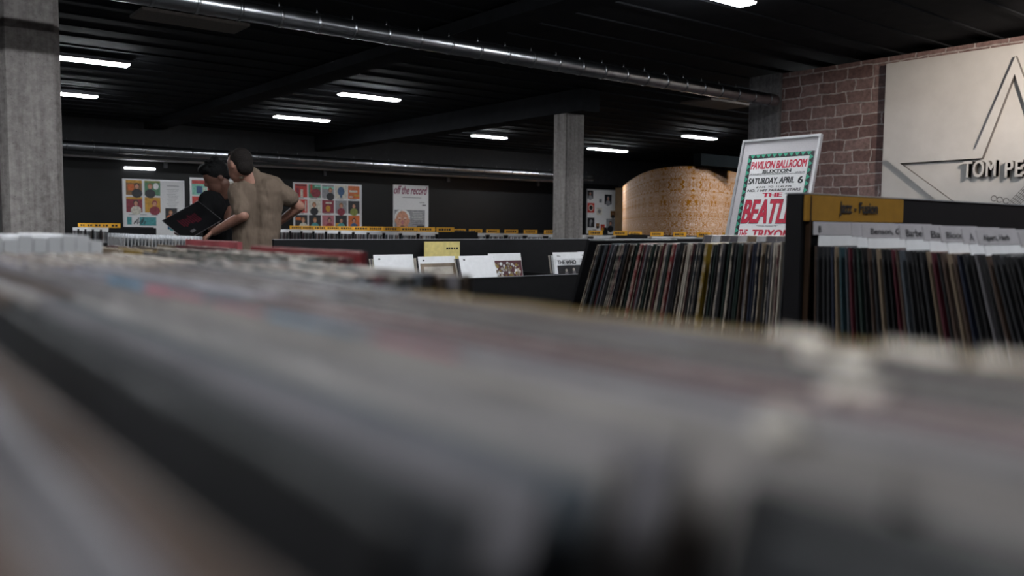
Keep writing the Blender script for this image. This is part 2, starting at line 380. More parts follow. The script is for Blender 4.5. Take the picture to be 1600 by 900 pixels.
# bins: an open box on a plinth
def bin_box(name, x0, x1, y0, y1, zf, rim, label, dividers=(), along='x', group=None, zfloor=None):
    t = thing(name, ((x0+x1)/2, (y0+y1)/2, 0), label, 'record bin', group)
    link('plinth', MB().box((x0+.03, y0+.03, 0), (x1-.03, y1-.03, .1)).mesh('plinth', BLACK), t)
    link('cabinet_body', MB().box((x0, y0, .1), (x1, y1, zf), bev=.003).mesh('cabinet_body', BLACK), t)
    w = .016
    for nm, lo_, hi_ in (('side_panel', (x0, y0, zf), (x0+w, y1, rim)), ('side_panel', (x1-w, y0, zf), (x1, y1, rim)),
                         ('front_lip', (x0+w, y0, zf), (x1-w, y0+w, rim)), ('back_panel', (x0+w, y1-w, zf), (x1-w, y1, rim))):
        link(nm, MB().box(lo_, hi_, bev=.002).mesh(nm, BLACK), t)
    for d in dividers:
        lo_, hi_ = ((d-w/2, y0+w, zf), (d+w/2, y1-w, rim)) if along == 'x' else ((x0+w, d-w/2, zf), (x1-w, d+w/2, rim))
        link('divider_board', MB().box(lo_, hi_).mesh('divider_board', BLACK), t)
    return t

# ---- right-hand island: stack left of the black end panel, and the Jazz - Fusion stack in front of it
ZB = .853
isl = bin_box('record_bin', 1.460, 2.92, -.25, 1.80, ZB, .915, 'black record bin at right holding the leaning stack and the jazz records', (1.850, 2.235, 2.58))
HY0, HY1 = W(1254, 330, X=1.47).y, W(1227, 330, X=1.47).y
HC0, HC1 = W(1262, 325, Y=HY0-.009).x, W(1412, 325, Y=HY0-.009).x
# header board between the two
hb = MB().box((1.47, HY0, ZB), (2.9, HY1, 1.270), bev=.002); link('header_board', hb.mesh('header_board', BLACK), isl)
link('edge_strip', MB().box((1.47, HY0-.001, 1.270), (2.9, HY1+.001, 1.2725)).mesh('edge_strip', BLACKEDGE), isl)
link('acrylic_strip', MB().box((1.482, HY0-.010, ZB), (1.486, HY0, 1.266)).mesh('acrylic_strip', mottled('acrylic_brown_reflection', (.035, .02, .012), .3, 20, .3)), isl)  # brown reflection in the clear acrylic put into its colour
hc = link('header_card', MB().box((HC0, HY0-.009, 1.217), (HC1, HY0, 1.268), bev=.001).mesh('header_card', OCHRE), isl)
hc['label'] = 'ochre yellow header card reading Jazz - Fusion'
Mh = frame_mat((HC0, HY0-.0092, 1.217), (1, 0, 0), (0, 0, 1))
place_text('lettering', 'Jazz - Fusion', Mh, .112, .011, .150, .030, INK, hc, bold=.03)
# L stack
L = [('black', 0)]*0
specialL = {13: 'maroon', 14: 'navy', 22: 'red', 36: 'red', 37: 'maroon', 42: 'cream', 43: 'cream', 44: 'maroon', 50: 'yellow', 56: 'grey', 59: 'cream', 66: 'brown', 70: 'tan', 74: 'cream', 76: 'cream', 31: 'tan', 33: 'tan'}
wl = ['black', 'charcoal', 'black', 'navy', 'charcoal', 'brown', 'slate', 'black', 'green', 'charcoal', 'black', 'maroon', 'grey']
yb0, yb1 = 1.655, HY1+.012; NL = 80
def zone(i, n): return ('at its far left end', 'in its left third', 'in its middle', 'in its right third', 'by the end panel')[min(4, int(5*i/n))]
for i in range(NL):
    f_ = i/(NL-1); y = yb0 + (yb1-yb0)*f_; lean = math.radians(19*(1-f_)**1.1 + 2)
    col = specialL.get(i, random.choice(wl)); th = random.choice((.0028, .0032, .0038)) if col not in ('yellow', 'red') else .0072
    if i in (37, 51): continue
    wear = 1 if (i in specialL or random.random() < .45) else 0
    topz = 1.158 + .016*f_ + random.uniform(-.003, .003)
    zb = max(ZB+.001, topz - S*math.cos(lean))
    lb = {36: 'record with thick red spine in the leaning stack left of the end panel', 50: 'record with thick mustard yellow spine in the leaning stack left of the end panel',
          59: 'record with torn cream edge in the leaning stack, right of the mustard spine'}.get(i) or '%s %s-edged record sleeve in the leaning worn stack, %s' % (cn(col), 'pale' if wear else 'dark', zone(i, NL))
    record(col, 1.650+random.uniform(-.004, .004), y, zb, lean, 0, th, wear, lb, 'records in the leaning stack left of the end panel')
# black leaning board at the far left end of the stack
bd = tag(link('divider_board', MB().box((-.17, -.006, 0), (.17, .006, .335), bev=.001).mesh('divider_board', BLACK), loc=(1.665, 1.688, ZB+.002)), 'black divider board leaning at the left end of the stack of worn records', 'divider'); bd.rotation_euler = (math.radians(20), 0, 0)
# column behind: pale sleeves peeping over
for i in range(16):
    y = 1.62 - i*.034; lean = math.radians(14*(1-i/16)+2)
    record(random.choice(('cream', 'white', 'grey', 'tan')), 2.06, y, 1.183-S*math.cos(lean), lean, 0, .004, 1, 'pale record sleeve just behind the leaning stack', 'pale records in the column behind the leaning stack')
# R stack (Jazz)
wr = ['black', 'charcoal', 'charcoal', 'slate', 'brown', 'charcoal', 'black', 'grey', 'black', 'brown', 'navy', 'charcoal', 'maroon']
NR = 56; y0r, y1r = HY0-.008, .44
def jlean(f_): return math.radians(1.5 + 15*min(1, f_*1.45))
for i in range(NR):
    f_ = i/(NR-1); yt = y0r + (y1r-y0r)*f_; l_ = jlean(f_); y = yt - S*math.sin(l_) - .006
    col = {5: 'tan', 6: 'teal', 8: 'maroon', 10: 'green', 14: 'tan', 24: 'tan', 28: 'tan', 33: 'grey'}.get(i, random.choice(wr))
    zt = 1.162 + random.uniform(-.003, .003)
    record(col, 1.650+random.uniform(-.004, .004), y, max(ZB+.001, zt-S*math.cos(l_)), -l_, 0, random.choice((.0032, .004, .0046)), 0,
           '%s record sleeve in the jazz column, %s' % (cn(col), ('close behind the header board', 'near the B card', 'under the middle name cards', 'toward the right edge', 'at the right edge of the photo')[min(4, int(5*f_))]),
           'records in the jazz column')
def name_card(yt, x0, x1, ztop, text, tx, tw, label, h=.36, th=.0014):
    l_ = jlean((yt-y0r)/(y1r-y0r)); V = Vector((0, math.sin(l_), math.cos(l_)))
    base = Vector((x0, yt, ztop)) - V*h
    M = frame_mat(base, (1, 0, 0), V)
    t = thing('divider_card', base, label, 'divider card', 'plastic name cards in the jazz column'); w = x1-x0
    me = MB().box((.018, 0, -th), (w, h-.026, 0)).mesh('card', PAPER); me.transform(M); link('card', me, t)
    me = MB().box((0, h-.026, -th-.0003), (w, h, .0003), bev=.0003).mesh('tab', PAPER2); me.transform(M); link('tab', me, t)
    if text: place_text('lettering', text, M, tx-x0, h-.021, tw, .013, INK, t, bold=.006)
    return t
def cx(px, py=360):            # Y where the column's left side passes under a pixel column
    return W(px, py, X=1.490).y
cards = [(1262, 'B', .018, .010, 'grey plastic card reading B right under the header card'),
         (1327, 'L', .040, .007, 'narrow plastic card showing only part of a letter, left of the Benson card'),
         (1343, 'Benson, G', .030, .110, 'plastic card reading Benson in the jazz column'),
         (1401, 'Barber', .022, .070, 'plastic card reading Barber in the jazz column'),
         (1437, 'Ba', .028, .035, 'plastic card reading Ba, right of the Barber card'),
         (1464, 'Blood,', .020, .072, 'plastic card reading Blood in the jazz column'),
         (1498, 'A', .024, .016, 'plastic card with the single letter A, left of the Alpert card'),
         (1521, 'Alpert, Herb', .020, .105, 'plastic card reading Alpert, Herb'),
         (1586, 'A', .022, .018, 'plastic card at the right edge of the photo with a cut off letter A')]
for k, (px, tx_, a, w_, lb) in enumerate(cards):
    name_card(cx(px) - .004 if k else HY0-.012, 1.491, 1.805, 1.216 - .002*k, tx_, 1.489+a, w_, lb)

# ---------------------------------------------------------------- nearest bin under the camera: sleeves run away from us
fgb = bin_box('record_bin', -.30, .80, -.62, 2.35, .83, .905, 'black record bin nearest the camera with blurred records standing in it', (-.115, .20, .83, 1.195)[1:1], 'y')
ZF = .834
def fg(col, xt, y0, top=1.15, lean=0, th=.004, wear=0, label=None, g='records in the nearest bin', yaw=0, name='record_sleeve'):
    lr = math.radians(lean); zb = top - S*math.cos(lr)
    return record(col, xt - S*math.sin(lr), y0+S/2, max(zb, ZF-.0) if False else zb, lr, R90, th, wear, label, g, name, yaw=yaw)
def lab(col, where): return '%s record sleeve, blurred, %s' % (cn(col), where)
# nearest visible group, in the middle and right of the frame
G1 = [('tan', .008, 32, .004), ('brown', .020, 31, .005), ('grey', .034, 30, .004), ('brown', .046, 29, .004),
      ('black', .074, 28, .005), ('charcoal', .090, 27, .004), ('grey', .106, 26, .004), ('slate', .117, 25, .004), ('taupe', .130, 24, .006), ('grey', .148, 22, .003), ('taupe', .166, 20, .003),
      ('taupe', .182, 17, .003), ('lilac', .194, 14, .004), ('grey', .206, 12, .004), ('taupe', .214, 10, .004), ('maroon', .226, 9, .010), ('maroon', .2355, 8, .006)]
x = .242
seq = ['brown', 'taupe', 'brown', 'taupe', 'charcoal', 'grey', 'brown', 'charcoal', 'slate', 'tan', 'grey', 'brown', 'grey', 'charcoal', 'brown', 'grey', 'brown', 'tan', 'yellow', 'yellow']
for i, c_ in enumerate(seq): G1.append((c_, x, 6-i*.2, .0045)); x += .0058
K = .6
HERO = {}
for i, (c_, xt, ln, th) in enumerate(G1):
    y1_ = .072 if 4 <= i <= 8 else {9: .075, 10: .080, 11: .052}.get(i, .02)
    HERO[i] = fg(c_, xt*K, y1_ + random.uniform(-.002, .002), 1.17 + random.uniform(-.0007, .0009), ln, th*K, 0, lab(c_, 'in the group filling the lower half of the frame'))
fg('black', .091, -.250, 1.1685, 24, .004, 0, 'black record sleeve, blurred, added to darken the bottom right corner')  # two dark sleeves added to darken this corner, covering the lit faces behind
fg('charcoal', .080, -.262, 1.168, 25, .004, 0, 'charcoal record sleeve, blurred, added to darken the bottom right corner')
def patch(o, ya, yb, col, name='printed_patch'):      # a block of sleeve art along the top of the side that faces the camera
    me = MB().box((ya-o.location.y, .001, S-.045), (yb-o.location.y, .0022, S-.0004)).mesh(name, FACE[col])
    p = bpy.data.objects.new(name, me); C.objects.link(p); p.parent = o; p['label'] = '%s block of sleeve art' % col
patch(HERO[12], .285, .334, 'rose'); patch(HERO[12], .215, .278, 'blue'); patch(HERO[12], .165, .205, 'rose'); patch(HERO[12], .02, .07, 'taupe')
CRINK = clear_plastic('crinkled_clear_plastic', (.95, .86, .76), .6); bump(CRINK.node_tree, CRINK.node_tree.nodes['Principled BSDF'], noise(CRINK.node_tree, 45, 3).outputs['Fac'], 1, .02)
CRINK.node_tree.nodes['Principled BSDF'].inputs['Roughness'].default_value = .12
for (px, py_, w_) in ((1232, 655, .016), (1335, 602, .020), (1440, 545, .030), (1250, 521, .026), (1575, 556, .02), (1300, 555, .03)):  # bits added where bright glints sit, warm highlight tone in their colour
    w_ *= .6; p = W(px, py_, Z=1.172); mb = MB(); rnd = random.Random(px)
    n_ = 6; g = [[mb.b.verts.new((p.x-.0025+.005*i/n_ + rnd.uniform(-.001, .001), p.y-w_/2+w_*j/n_, 1.1695+.003*math.sin(math.pi*i/n_)+rnd.uniform(-.0008, .0008))) for j in range(n_+1)] for i in range(n_+1)]
    for i in range(n_):
        for j in range(n_): mb.b.faces.new((g[i][j], g[i+1][j], g[i+1][j+1], g[i][j+1]))
    tag(link('plastic_sleeve_corner', mb.mesh('plastic_sleeve_corner', CRINK)), 'shiny crumpled bit of clear plastic sleeve added as a glint on the nearest records', 'plastic sleeve', 'glinting bits of plastic on the nearest records')
# the same rows of leaning sleeves go on beyond them at the left
for gi, (y0, where) in enumerate(((.34, 'in the left middle of the frame'), (.66, 'behind those at the left middle of the frame'))):
    pal = (['brown', 'brown', 'tan', 'grey', 'charcoal', 'brown', 'taupe', 'grey', 'brown', 'grey', 'taupe', 'grey', 'lilac', 'grey', 'bluegrey', 'grey', 'lilac', 'grey'],
           ['brown', 'tan', 'brown', 'tan', 'taupe', 'grey', 'charcoal', 'tan', 'lilac', 'grey', 'lilac', 'grey', 'lilac', 'grey', 'tan', 'brown', 'lilac', 'grey'])[gi]
    for i, (c_, xt, ln, th) in enumerate(G1):
        if (gi == 1 and i < 5) or (i > 17 and i % 2): continue
        col = pal[i] if i < 18 else random.choice(('brown', 'taupe', 'grey', 'brown', 'tan', 'charcoal', 'slate'))
        yy0 = y0 + (.046 if 4 <= i <= 9 else 0)
        o = fg(col, xt*K, yy0+random.uniform(-.002, .002), 1.1702 + random.uniform(-.0007, .001), ln, th*K*(1.7 if i > 17 else 1), 1 if gi else 0, lab(col, where))
        if gi == 0 and i == 12: patch(o, .345, .425, 'rose'); patch(o, .435, .50, 'blue')
# second group: ends seen as upright stripes
x = .040; i = 0
cols2 = ['grey', 'lilac', 'bluegrey', 'rose', 'lilac', 'blue', 'bluegrey', 'grey', 'lilac', 'tan', 'grey', 'slate', 'grey', 'cream', 'slate', 'brown', 'tan', 'navy', 'charcoal', 'tan', 'brown', 'grey', 'charcoal', 'slate', 'maroon', 'brown', 'black', 'slate', 'navy', 'brown', 'grey', 'brown']
for i, c_ in enumerate(cols2):
    f_ = i/(len(cols2)-1); xt = .045 + .312*f_
    if xt < .243: continue
    fg(c_, xt, .50 + random.uniform(-.004, .004), 1.164 + .003*f_ + random.uniform(-.002, .002), 7*(1-f_)+1, .0055, 1, lab(c_, 'in the second group from the camera'))
# third group with the tall red sleeve and white plastic sleeves
cols3 = ['white', 'white', 'white', 'cream', 'white', 'grey', 'brown', 'charcoal', 'tan', 'grey', 'brown', 'slate', 'cream', 'brown', 'charcoal', 'green', 'tan', 'black', 'cream', 'teal', 'brown', 'maroon']
for i, c_ in enumerate(cols3):
    f_ = i/(len(cols3)-1); xt = .05 + .385*f_
    if i < 5:
        for q in range(3): fg('white', (.030+.0150*(3*i+q)), 1.085+.0012*(3*i+q), 1.183+random.uniform(-.004, .004), 3, .0145, 0, 'tall milky white plastic sleeve, blurred, at the left edge of the photo', 'white plastic sleeves in the nearest bin')
    elif xt > .24: fg(c_, xt, .83, 1.160 + .007*f_ + random.uniform(-.002, .003), 6*(1-f_)+1, .006, 1, lab(c_, 'in the third group from the camera'))
fg('red', .445, .82, 1.172, 1, .008, 0, 'tall dark red record sleeve standing above its neighbours', 'records in the nearest bin')
cols4 = ['grey', 'white', 'cream', 'brown', 'tan', 'slate', 'charcoal', 'brown', 'tan', 'yellow', 'yellow', 'brown', 'cream', 'maroon', 'grey']
for i, c_ in enumerate(cols4):
    f_ = i/(len(cols4)-1); fg(c_, .06+.50*f_, 1.42, 1.158+random.uniform(-.002, .003), 3, .006, 1, lab(c_, 'in the fourth group from the camera'))
for i, c_ in enumerate(['white', 'cream', 'tan', 'grey', 'brown', 'maroon', 'charcoal', 'tan']):
    fg(c_, .20+.055*i, 1.76, 1.153+random.uniform(-.002, .002), 2, .006, 1, lab(c_, 'in the farthest group of the nearest bin'))
fg('salmon', .602, 1.60, 1.168, 2, .010, 0, 'salmon red record sleeve tilted in front of the man in the tan shirt', 'records in the nearest bin')

# ---------------------------------------------------------------- middle bin with sparse records (white cards facing us)
mid = bin_box('record_bin', 2.30, 7.7, 4.70, 5.52, .66, .85, 'long black record bin in the middle with a few white fronted piles', (2.60, 4.25, 5.2, 6.1, 7.0))
link('back_board', MB().box((2.30, 5.50, .76), (7.7, 5.53, 1.10)).mesh('back_board', BLACK), mid)
link('edge_strip', MB().box((2.30, 5.497, 1.10), (7.7, 5.533, 1.104)).mesh('edge_strip', BLACKEDGE), mid)  # light grey strip paints the thin highlight along the board's top
link('edge_strip', MB().box((2.30, 4.697, .85), (7.7, 4.72, .853)).mesh('edge_strip', BLACKEDGE), mid)
py = thing('header_card', (3.62, 5.46, .84), 'pale yellow card standing behind the white sleeves in the middle bin', 'sign card')
link('card', MB().box((3.475, 5.455, .78), (3.80, 5.465, 1.085), bev=.001).mesh('card', PALEYEL), py)
mb = MB()
for k, w_ in enumerate((.022, .012, .014, .010, .024)): mb.box((3.672+.023*k, 5.4535, 1.025), (3.672+.023*k+min(w_, .018), 5.455, 1.040))
link('small_print', mb.mesh('small_print', INK), py)
def facing(x0, y, ztop, label, txt=None, pic=None, ln=12, n=3, w=.31):
    t = thing('divider_card', (x0+w/2, y, .70), label, 'divider card', 'white fronted piles in the middle bin')
    h = (ztop-.70)/math.cos(math.radians(ln)); a = math.radians(ln)
    V = Vector((0, math.sin(a), math.cos(a))); base = Vector((x0, y-.06, .70))
    M = frame_mat(base, (1, 0, 0), V)
    me = MB().box((0, 0, -.002), (w, h, 0)).mesh('card', PAPER); me.transform(M); link('card', me, t)
    if txt == 'Who': place_text('lettering', txt, M, .04, h-.035, .036, .012, INK, t, bold=.01)
    elif txt: me = MB().box((.035, h-.034, 0), (.050, h-.024, .0006)).mesh('small_print', INK); me.transform(M); link('small_print', me, t)
    if pic == 'collage':
        mb = MB().box((.012, 0, .0004), (w-.004, h-.055, .002), 0); rnd = random.Random(3)
        for q in range(90):
            cx_, cy_ = rnd.uniform(.03, w-.03), rnd.uniform(h-.20, h-.075); rr = rnd.uniform(.005, .014)
            mb.cyl((cx_, cy_, .002), (cx_, cy_, .0025+rnd.uniform(0, .001)), rr, 10, rnd.choice((1, 2, 3, 4)))
        me = mb.mesh('cover_picture', [FACE['maroon'], FACE['yellow'], FACE['cream'], FACE['tan'], FACE['white']]); me.transform(M); link('cover_picture', me, t)
    if pic == 'band':
        mb = MB().box((.012, 0, .0004), (w-.002, h-.05, .002), 0); mb.box((.03, .0, .002), (w-.012, h-.105, .0028), 1)
        mb.cyl((.12, h-.145, .0028), (.12, h-.145, .0034), .012, 10, 2); mb.cyl((.20, h-.14, .0028), (.20, h-.14, .0034), .013, 10, 2)
        mb.prism([(.09, .02, .003), (.15, .02, .003), (.135, h-.155, .003), (.105, h-.155, .003)], (0, 0, .0004), 3); mb.prism([(.17, .02, .003), (.24, .02, .003), (.215, h-.15, .003), (.185, h-.15, .003)], (0, 0, .0004), 3)
        me = mb.mesh('cover_picture', [FACE['white'], FACE['charcoal'], FACE['cream'], FACE['grey']]); me.transform(M); link('cover_picture', me, t)
        place_text('lettering', 'THE WHO', M @ Matrix.Translation((0, 0, .0022)), .035, h-.097, .20, .034, INK, t, bold=.06)
    if pic == 'gold':
        mb = MB().box((.012, 0, .0004), (w-.004, h-.05, .002), 0); mb.box((.04, h-.13, .002), (w-.03, h-.075, .0028), 1)
        me = mb.mesh('cover_picture', [FACE['tan'], FACE['cream']]); me.transform(M); link('cover_picture', me, t)
    for k in range(n):
        record(random.choice(('grey', 'charcoal', 'white', 'cream')), x0+w/2-.004*k, y-.045+.012*k, .672, -a, 0, .004, 0,
               'record sleeve behind the %s' % label.split(',')[0], 'records behind the white cards in the middle bin')
facing(2.80, 5.03, 1.007, 'blank white card leaning left of the others, first pile in the middle bin', 's')
facing(3.13, 5.00, .992, 'white card with a gold framed cover peeping below it, second pile', 'w', 'gold')
facing(3.44, 4.92, .993, 'blank white card leaning furthest forward, third pile', 'x', None, 18)
facing(3.76, 5.03, 1.004, 'white card above a crowded collage record cover, fourth pile', 't', 'collage')
facing(4.395, 5.03, 1.004, 'white card above the cover reading THE WHO', 'Who', 'band')
t5 = facing(4.69, 5.06, 1.006, 'white card with barcode stripes at the right, beside the THE WHO cover', 'T', None)

# ---------------------------------------------------------------- far bin rows
bin_mats = [PAPER, BLACK]
stuff = MB(); SM = [FACE[k] for k in ('black', 'charcoal', 'grey', 'maroon', 'slate', 'brown', 'white', 'tan', 'teal')]
def row(x0, ys, ztop, label, cardlabel, hw=.28, hh=.062, tailbig=False, hy='x'):
    ya, yb = min(ys)-.05, max(ys)+.55
    t = thing('record_bin', (x0+.2, (ya+yb)/2, 0), label, 'record bin', None)
    link('plinth', MB().box((x0+.03, ya+.03, 0), (x0+.57, yb-.03, .1)).mesh('plinth', BLACK), t)
    link('cabinet_body', MB().box((x0-.02, ya-.05, .1), (x0+.60, yb, ztop-.33)).mesh('cabinet_body', BLACK), t)
    link('side_panel', MB().box((x0-.02, ya-.03, ztop-.33), (x0-.004, yb, ztop-.27)).mesh('side_panel', BLACK), t)
    link('side_panel', MB().box((x0+.55, ya-.03, ztop-.33), (x0+.57, yb, ztop-.05)).mesh('side_panel', BLACK), t)
    link('end_panel', MB().box((x0-.02, ya-.05, ztop-.33), (x0+.60, ya-.03, ztop-.06)).mesh('end_panel', BLACK), t)
    for k, y in enumerate(ys):
        link('divider_board', MB().box((x0+.0, y+.012, ztop-.33), (x0+.55, y+.026, ztop-.09)).mesh('divider_board', BLACK), t)
        hcd = link('header_card', MB().box((x0+.005, y, ztop-hh), (x0+.005+hw, y+.008, ztop)).mesh('header_card', YELLOW), t)
        mb = MB(); rnd = random.Random(k); xx = x0+.04
        while xx < x0+hw-.05:
            w = rnd.uniform(.018, .035); mb.box((xx, y-.001, ztop-hh*.72), (xx+w, y, ztop-hh*.28)); xx += w+.012
        link('lettering', mb.mesh('lettering', INK), hcd)
        # records and name cards of this compartment
        for q in range(26):
            yy = y+.045+q*.0155
            if yy > yb-.03: break
            ci = rnd.choice((0, 0, 1, 1, 2, 4, 5, 0, 6, 3, 7, 8)) if q % 9 else 6
            stuff.prism([(x0+.006, yy+.01, ztop-.31), (x0+.32, yy+.01, ztop-.31), (x0+.32, yy-.012, ztop-.115+rnd.uniform(-.004, .002)), (x0+.006, yy-.012, ztop-.115)], (0, .009, 0), ci)
        for q in range(7):
            yy = y+.030+q*.062
            o = link('name_card', MB().box((x0+.006, yy, ztop-.30), (x0+.32, yy+.003, ztop-.064-rnd.uniform(0, .006)), 0).mesh('name_card', PAPER))
            tag(o, cardlabel, 'name card', cardlabel.replace('white name card', 'white name cards'))
    return t
row(6.1, [9.30+i*.46 for i in range(11)], 1.192, 'black record bin with a line of yellow headers under the album grid and portrait posters', 'white name card among the records under the album grid poster')
row(8.55, [8.50+i*.50 for i in range(11)], 1.160, 'black record bin with yellow headers running past the middle concrete pillar', 'white name card among the records beside the middle concrete pillar')
row(9.25, [7.15+i*.43 for i in range(5)], 1.150, 'black record bin with yellow headers in front of the floral wallpaper', 'white name card among the records in front of the floral wallpaper')
row(2.9, [12.6+i*.48 for i in range(5)], 1.205, 'black record bin with small yellow headers just right of the left pillar', 'white name card among the records just right of the left pillar', .15)
so = link('record_sleeves', stuff.mesh('record_sleeves', SM)); tag(so, 'rows of record sleeves filling the far bins below the yellow headers', 'records', kind='stuff')

# bin left of the men with clear-sleeved records
cl = bin_box('record_bin', 1.0, 2.0, 4.2, 5.0, .80, .90, 'black record bin left of the men with records in clear plastic covers', ())
CLEAR = clear_plastic('clear_sleeve_plastic')
for i in range(24):
    x = 1.10 + i*.0165; c_ = random.choice(('charcoal', 'brown', 'black', 'grey', 'cream', 'slate'))
    zt = 1.150 - .0006*i + random.uniform(-.003, .003)
    o = record(c_, x, 4.52+S/2, zt-S-.02, .04, R90, .004, 1, 'upright record in a clear plastic cover, left of the men', 'records in clear covers left of the men', 'covered_record')
    cv = bpy.data.objects.new('plastic_cover', CACHE.setdefault('cover', MB().box((-.163, -.0035, -.001), (.163, .0035, S+.020)).mesh('plastic_cover', CLEAR))); C.objects.link(cv); cv.parent = o
o = tag(link('paper_card', MB().box((1.13, 4.46, 1.085), (1.35, 4.51, 1.100)).mesh('paper_card', BLACKEDGE)), 'thin grey card lying against the clear covered records', 'card')
bpy.data.objects.remove(o)

# ---------------------------------------------------------------- posters on the back wall
ART = {'orange': (.62, .14, .03), 'red': (.55, .05, .04), 'green': (.08, .22, .12), 'mint': (.25, .6, .48), 'cream': (.62, .58, .5), 'blue': (.04, .10, .22),
       'brown': (.25, .12, .04), 'skin': (.55, .26, .17), 'dark': (.02, .02, .025), 'grey': (.28, .28, .3), 'teal': (.06, .28, .30), 'gold': (.55, .28, .03), 'pink': (.45, .15, .18), 'olive': (.22, .25, .05), 'wine': (.25, .03, .05), 'white': (.75, .75, .74)}
AM = {k: mottled('print_'+k, c, .4, 25, .3) for k, c in ART.items()}
def cover(parent, M, u, v, s, bg, parts):
    """a printed square: background plus a simple figure of plates"""
    names = [bg]; mb = MB().box((u, v, .001), (u+s, v+s, .003), 0)
    for kind, c_, a in parts:
        if c_ not in names: names.append(c_)
        mi = names.index(c_)
        if kind == 'r': mb.box((u+a[0]*s, v+a[1]*s, .003), (u+a[2]*s, v+a[3]*s, .0036+.0002*len(names)), mi)
        else:
            cxx, cyy, rx, ry = a; n = 12
            mb.prism([(u+(cxx+rx*math.cos(k*math.tau/n))*s, v+(cyy+ry*math.sin(k*math.tau/n))*s, .003) for k in range(n)], (0, 0, .0014+.0002*len(names)), mi)
    me = mb.mesh('album_cover', [AM[k] for k in names]); me.transform(M); return link('album_cover', me, parent)
def figure(hair, cloth, x=.5, hat=False):
    return [('e', cloth, (x, .12, .34, .30)), ('e', hair, (x, .62, .17, .20)), ('e', 'skin', (x, .57, .12, .16))]
YP = 16.925
def poster_base(x0, x1, z0, z1, label, m=POSTERW, frame=True):
    t = thing('poster', ((x0+x1)/2, YP, z0), label, 'poster')
    link('sheet', MB().box((x0, YP-.004, z0), (x1, YP, z1)).mesh('sheet', m), t)
    if frame:
        mb = MB(); w = .022
        for lo_, hi_ in (((x0-w, z0-w), (x1+w, z0)), ((x0-w, z1), (x1+w, z1+w)), ((x0-w, z0), (x0, z1)), ((x1, z0), (x1+w, z1))):
            mb.box((lo_[0], YP-.014, lo_[1]), (hi_[0], YP, hi_[1]))
        link('frame', mb.mesh('frame', FRAMEM), t)
    return t, frame_mat((x0, YP-.004, z0), (1, 0, 0), (0, 0, 1))
t, M = poster_base(4.17, 5.25, .93, 2.02, 'white framed poster with four album covers at left of the back wall')
for (u, v, bg, pr) in ((.04, .79, 'brown', [('r', 'gold', (0, .8, 1, 1)), ('r', 'orange', (.1, .3, .5, .7))]+figure('dark', 'dark', .68)), (.37, .79, 'green', [('r', 'olive', (0, .85, 1, 1)), ('e', 'white', (.72, .62, .18, .22))]+figure('brown', 'dark', .35)),
                       (.04, .47, 'wine', [('r', 'gold', (0, .86, 1, 1))]+figure('dark', 'cream', .6)), (.37, .47, 'gold', figure('wine', 'wine', .62))):
    cover(t, M, u, v+.02, .285, bg, pr)
cover(t, M, .74, .36, .22, 'dark', figure('brown', 'orange', .45)); cover(t, M, .78, .17, .17, 'blue', figure('grey', 'teal'))
mb = MB().box((.05, .26, .001), (.13, .40, .003), 0).box((.27, .24, .001), (.57, .40, .003), 0).box((.15, .17, .001), (.28, .215, .004), 1)
for k in range(7): mb.prism([(.16+.03*k, .27+.02*(k % 2), .004), (.18+.03*k, .27+.02*(k % 2), .004), (.20+.03*k, .33+.03*(k % 3), .004), (.185+.03*k, .33+.03*(k % 3), .004)], (0, 0, .001), 1)
me = mb.mesh('printed_banner', [AM['teal'], AM['dark']]); me.transform(M); link('printed_banner', me, t)
mb = MB().box((.78, .995, .001), (1.0, 1.01, .002))
for k in range(14): mb.box((.77+.02*(k % 3), .93-.03*k, .001), (1.0-.02*(k % 4), .936-.03*k, .002))
for k in range(3): mb.box((.08+.2*k, .44, .001), (.2+.2*k, .452, .002))
me = mb.mesh('small_print', AM['grey']); me.transform(M); link('small_print', me, t)

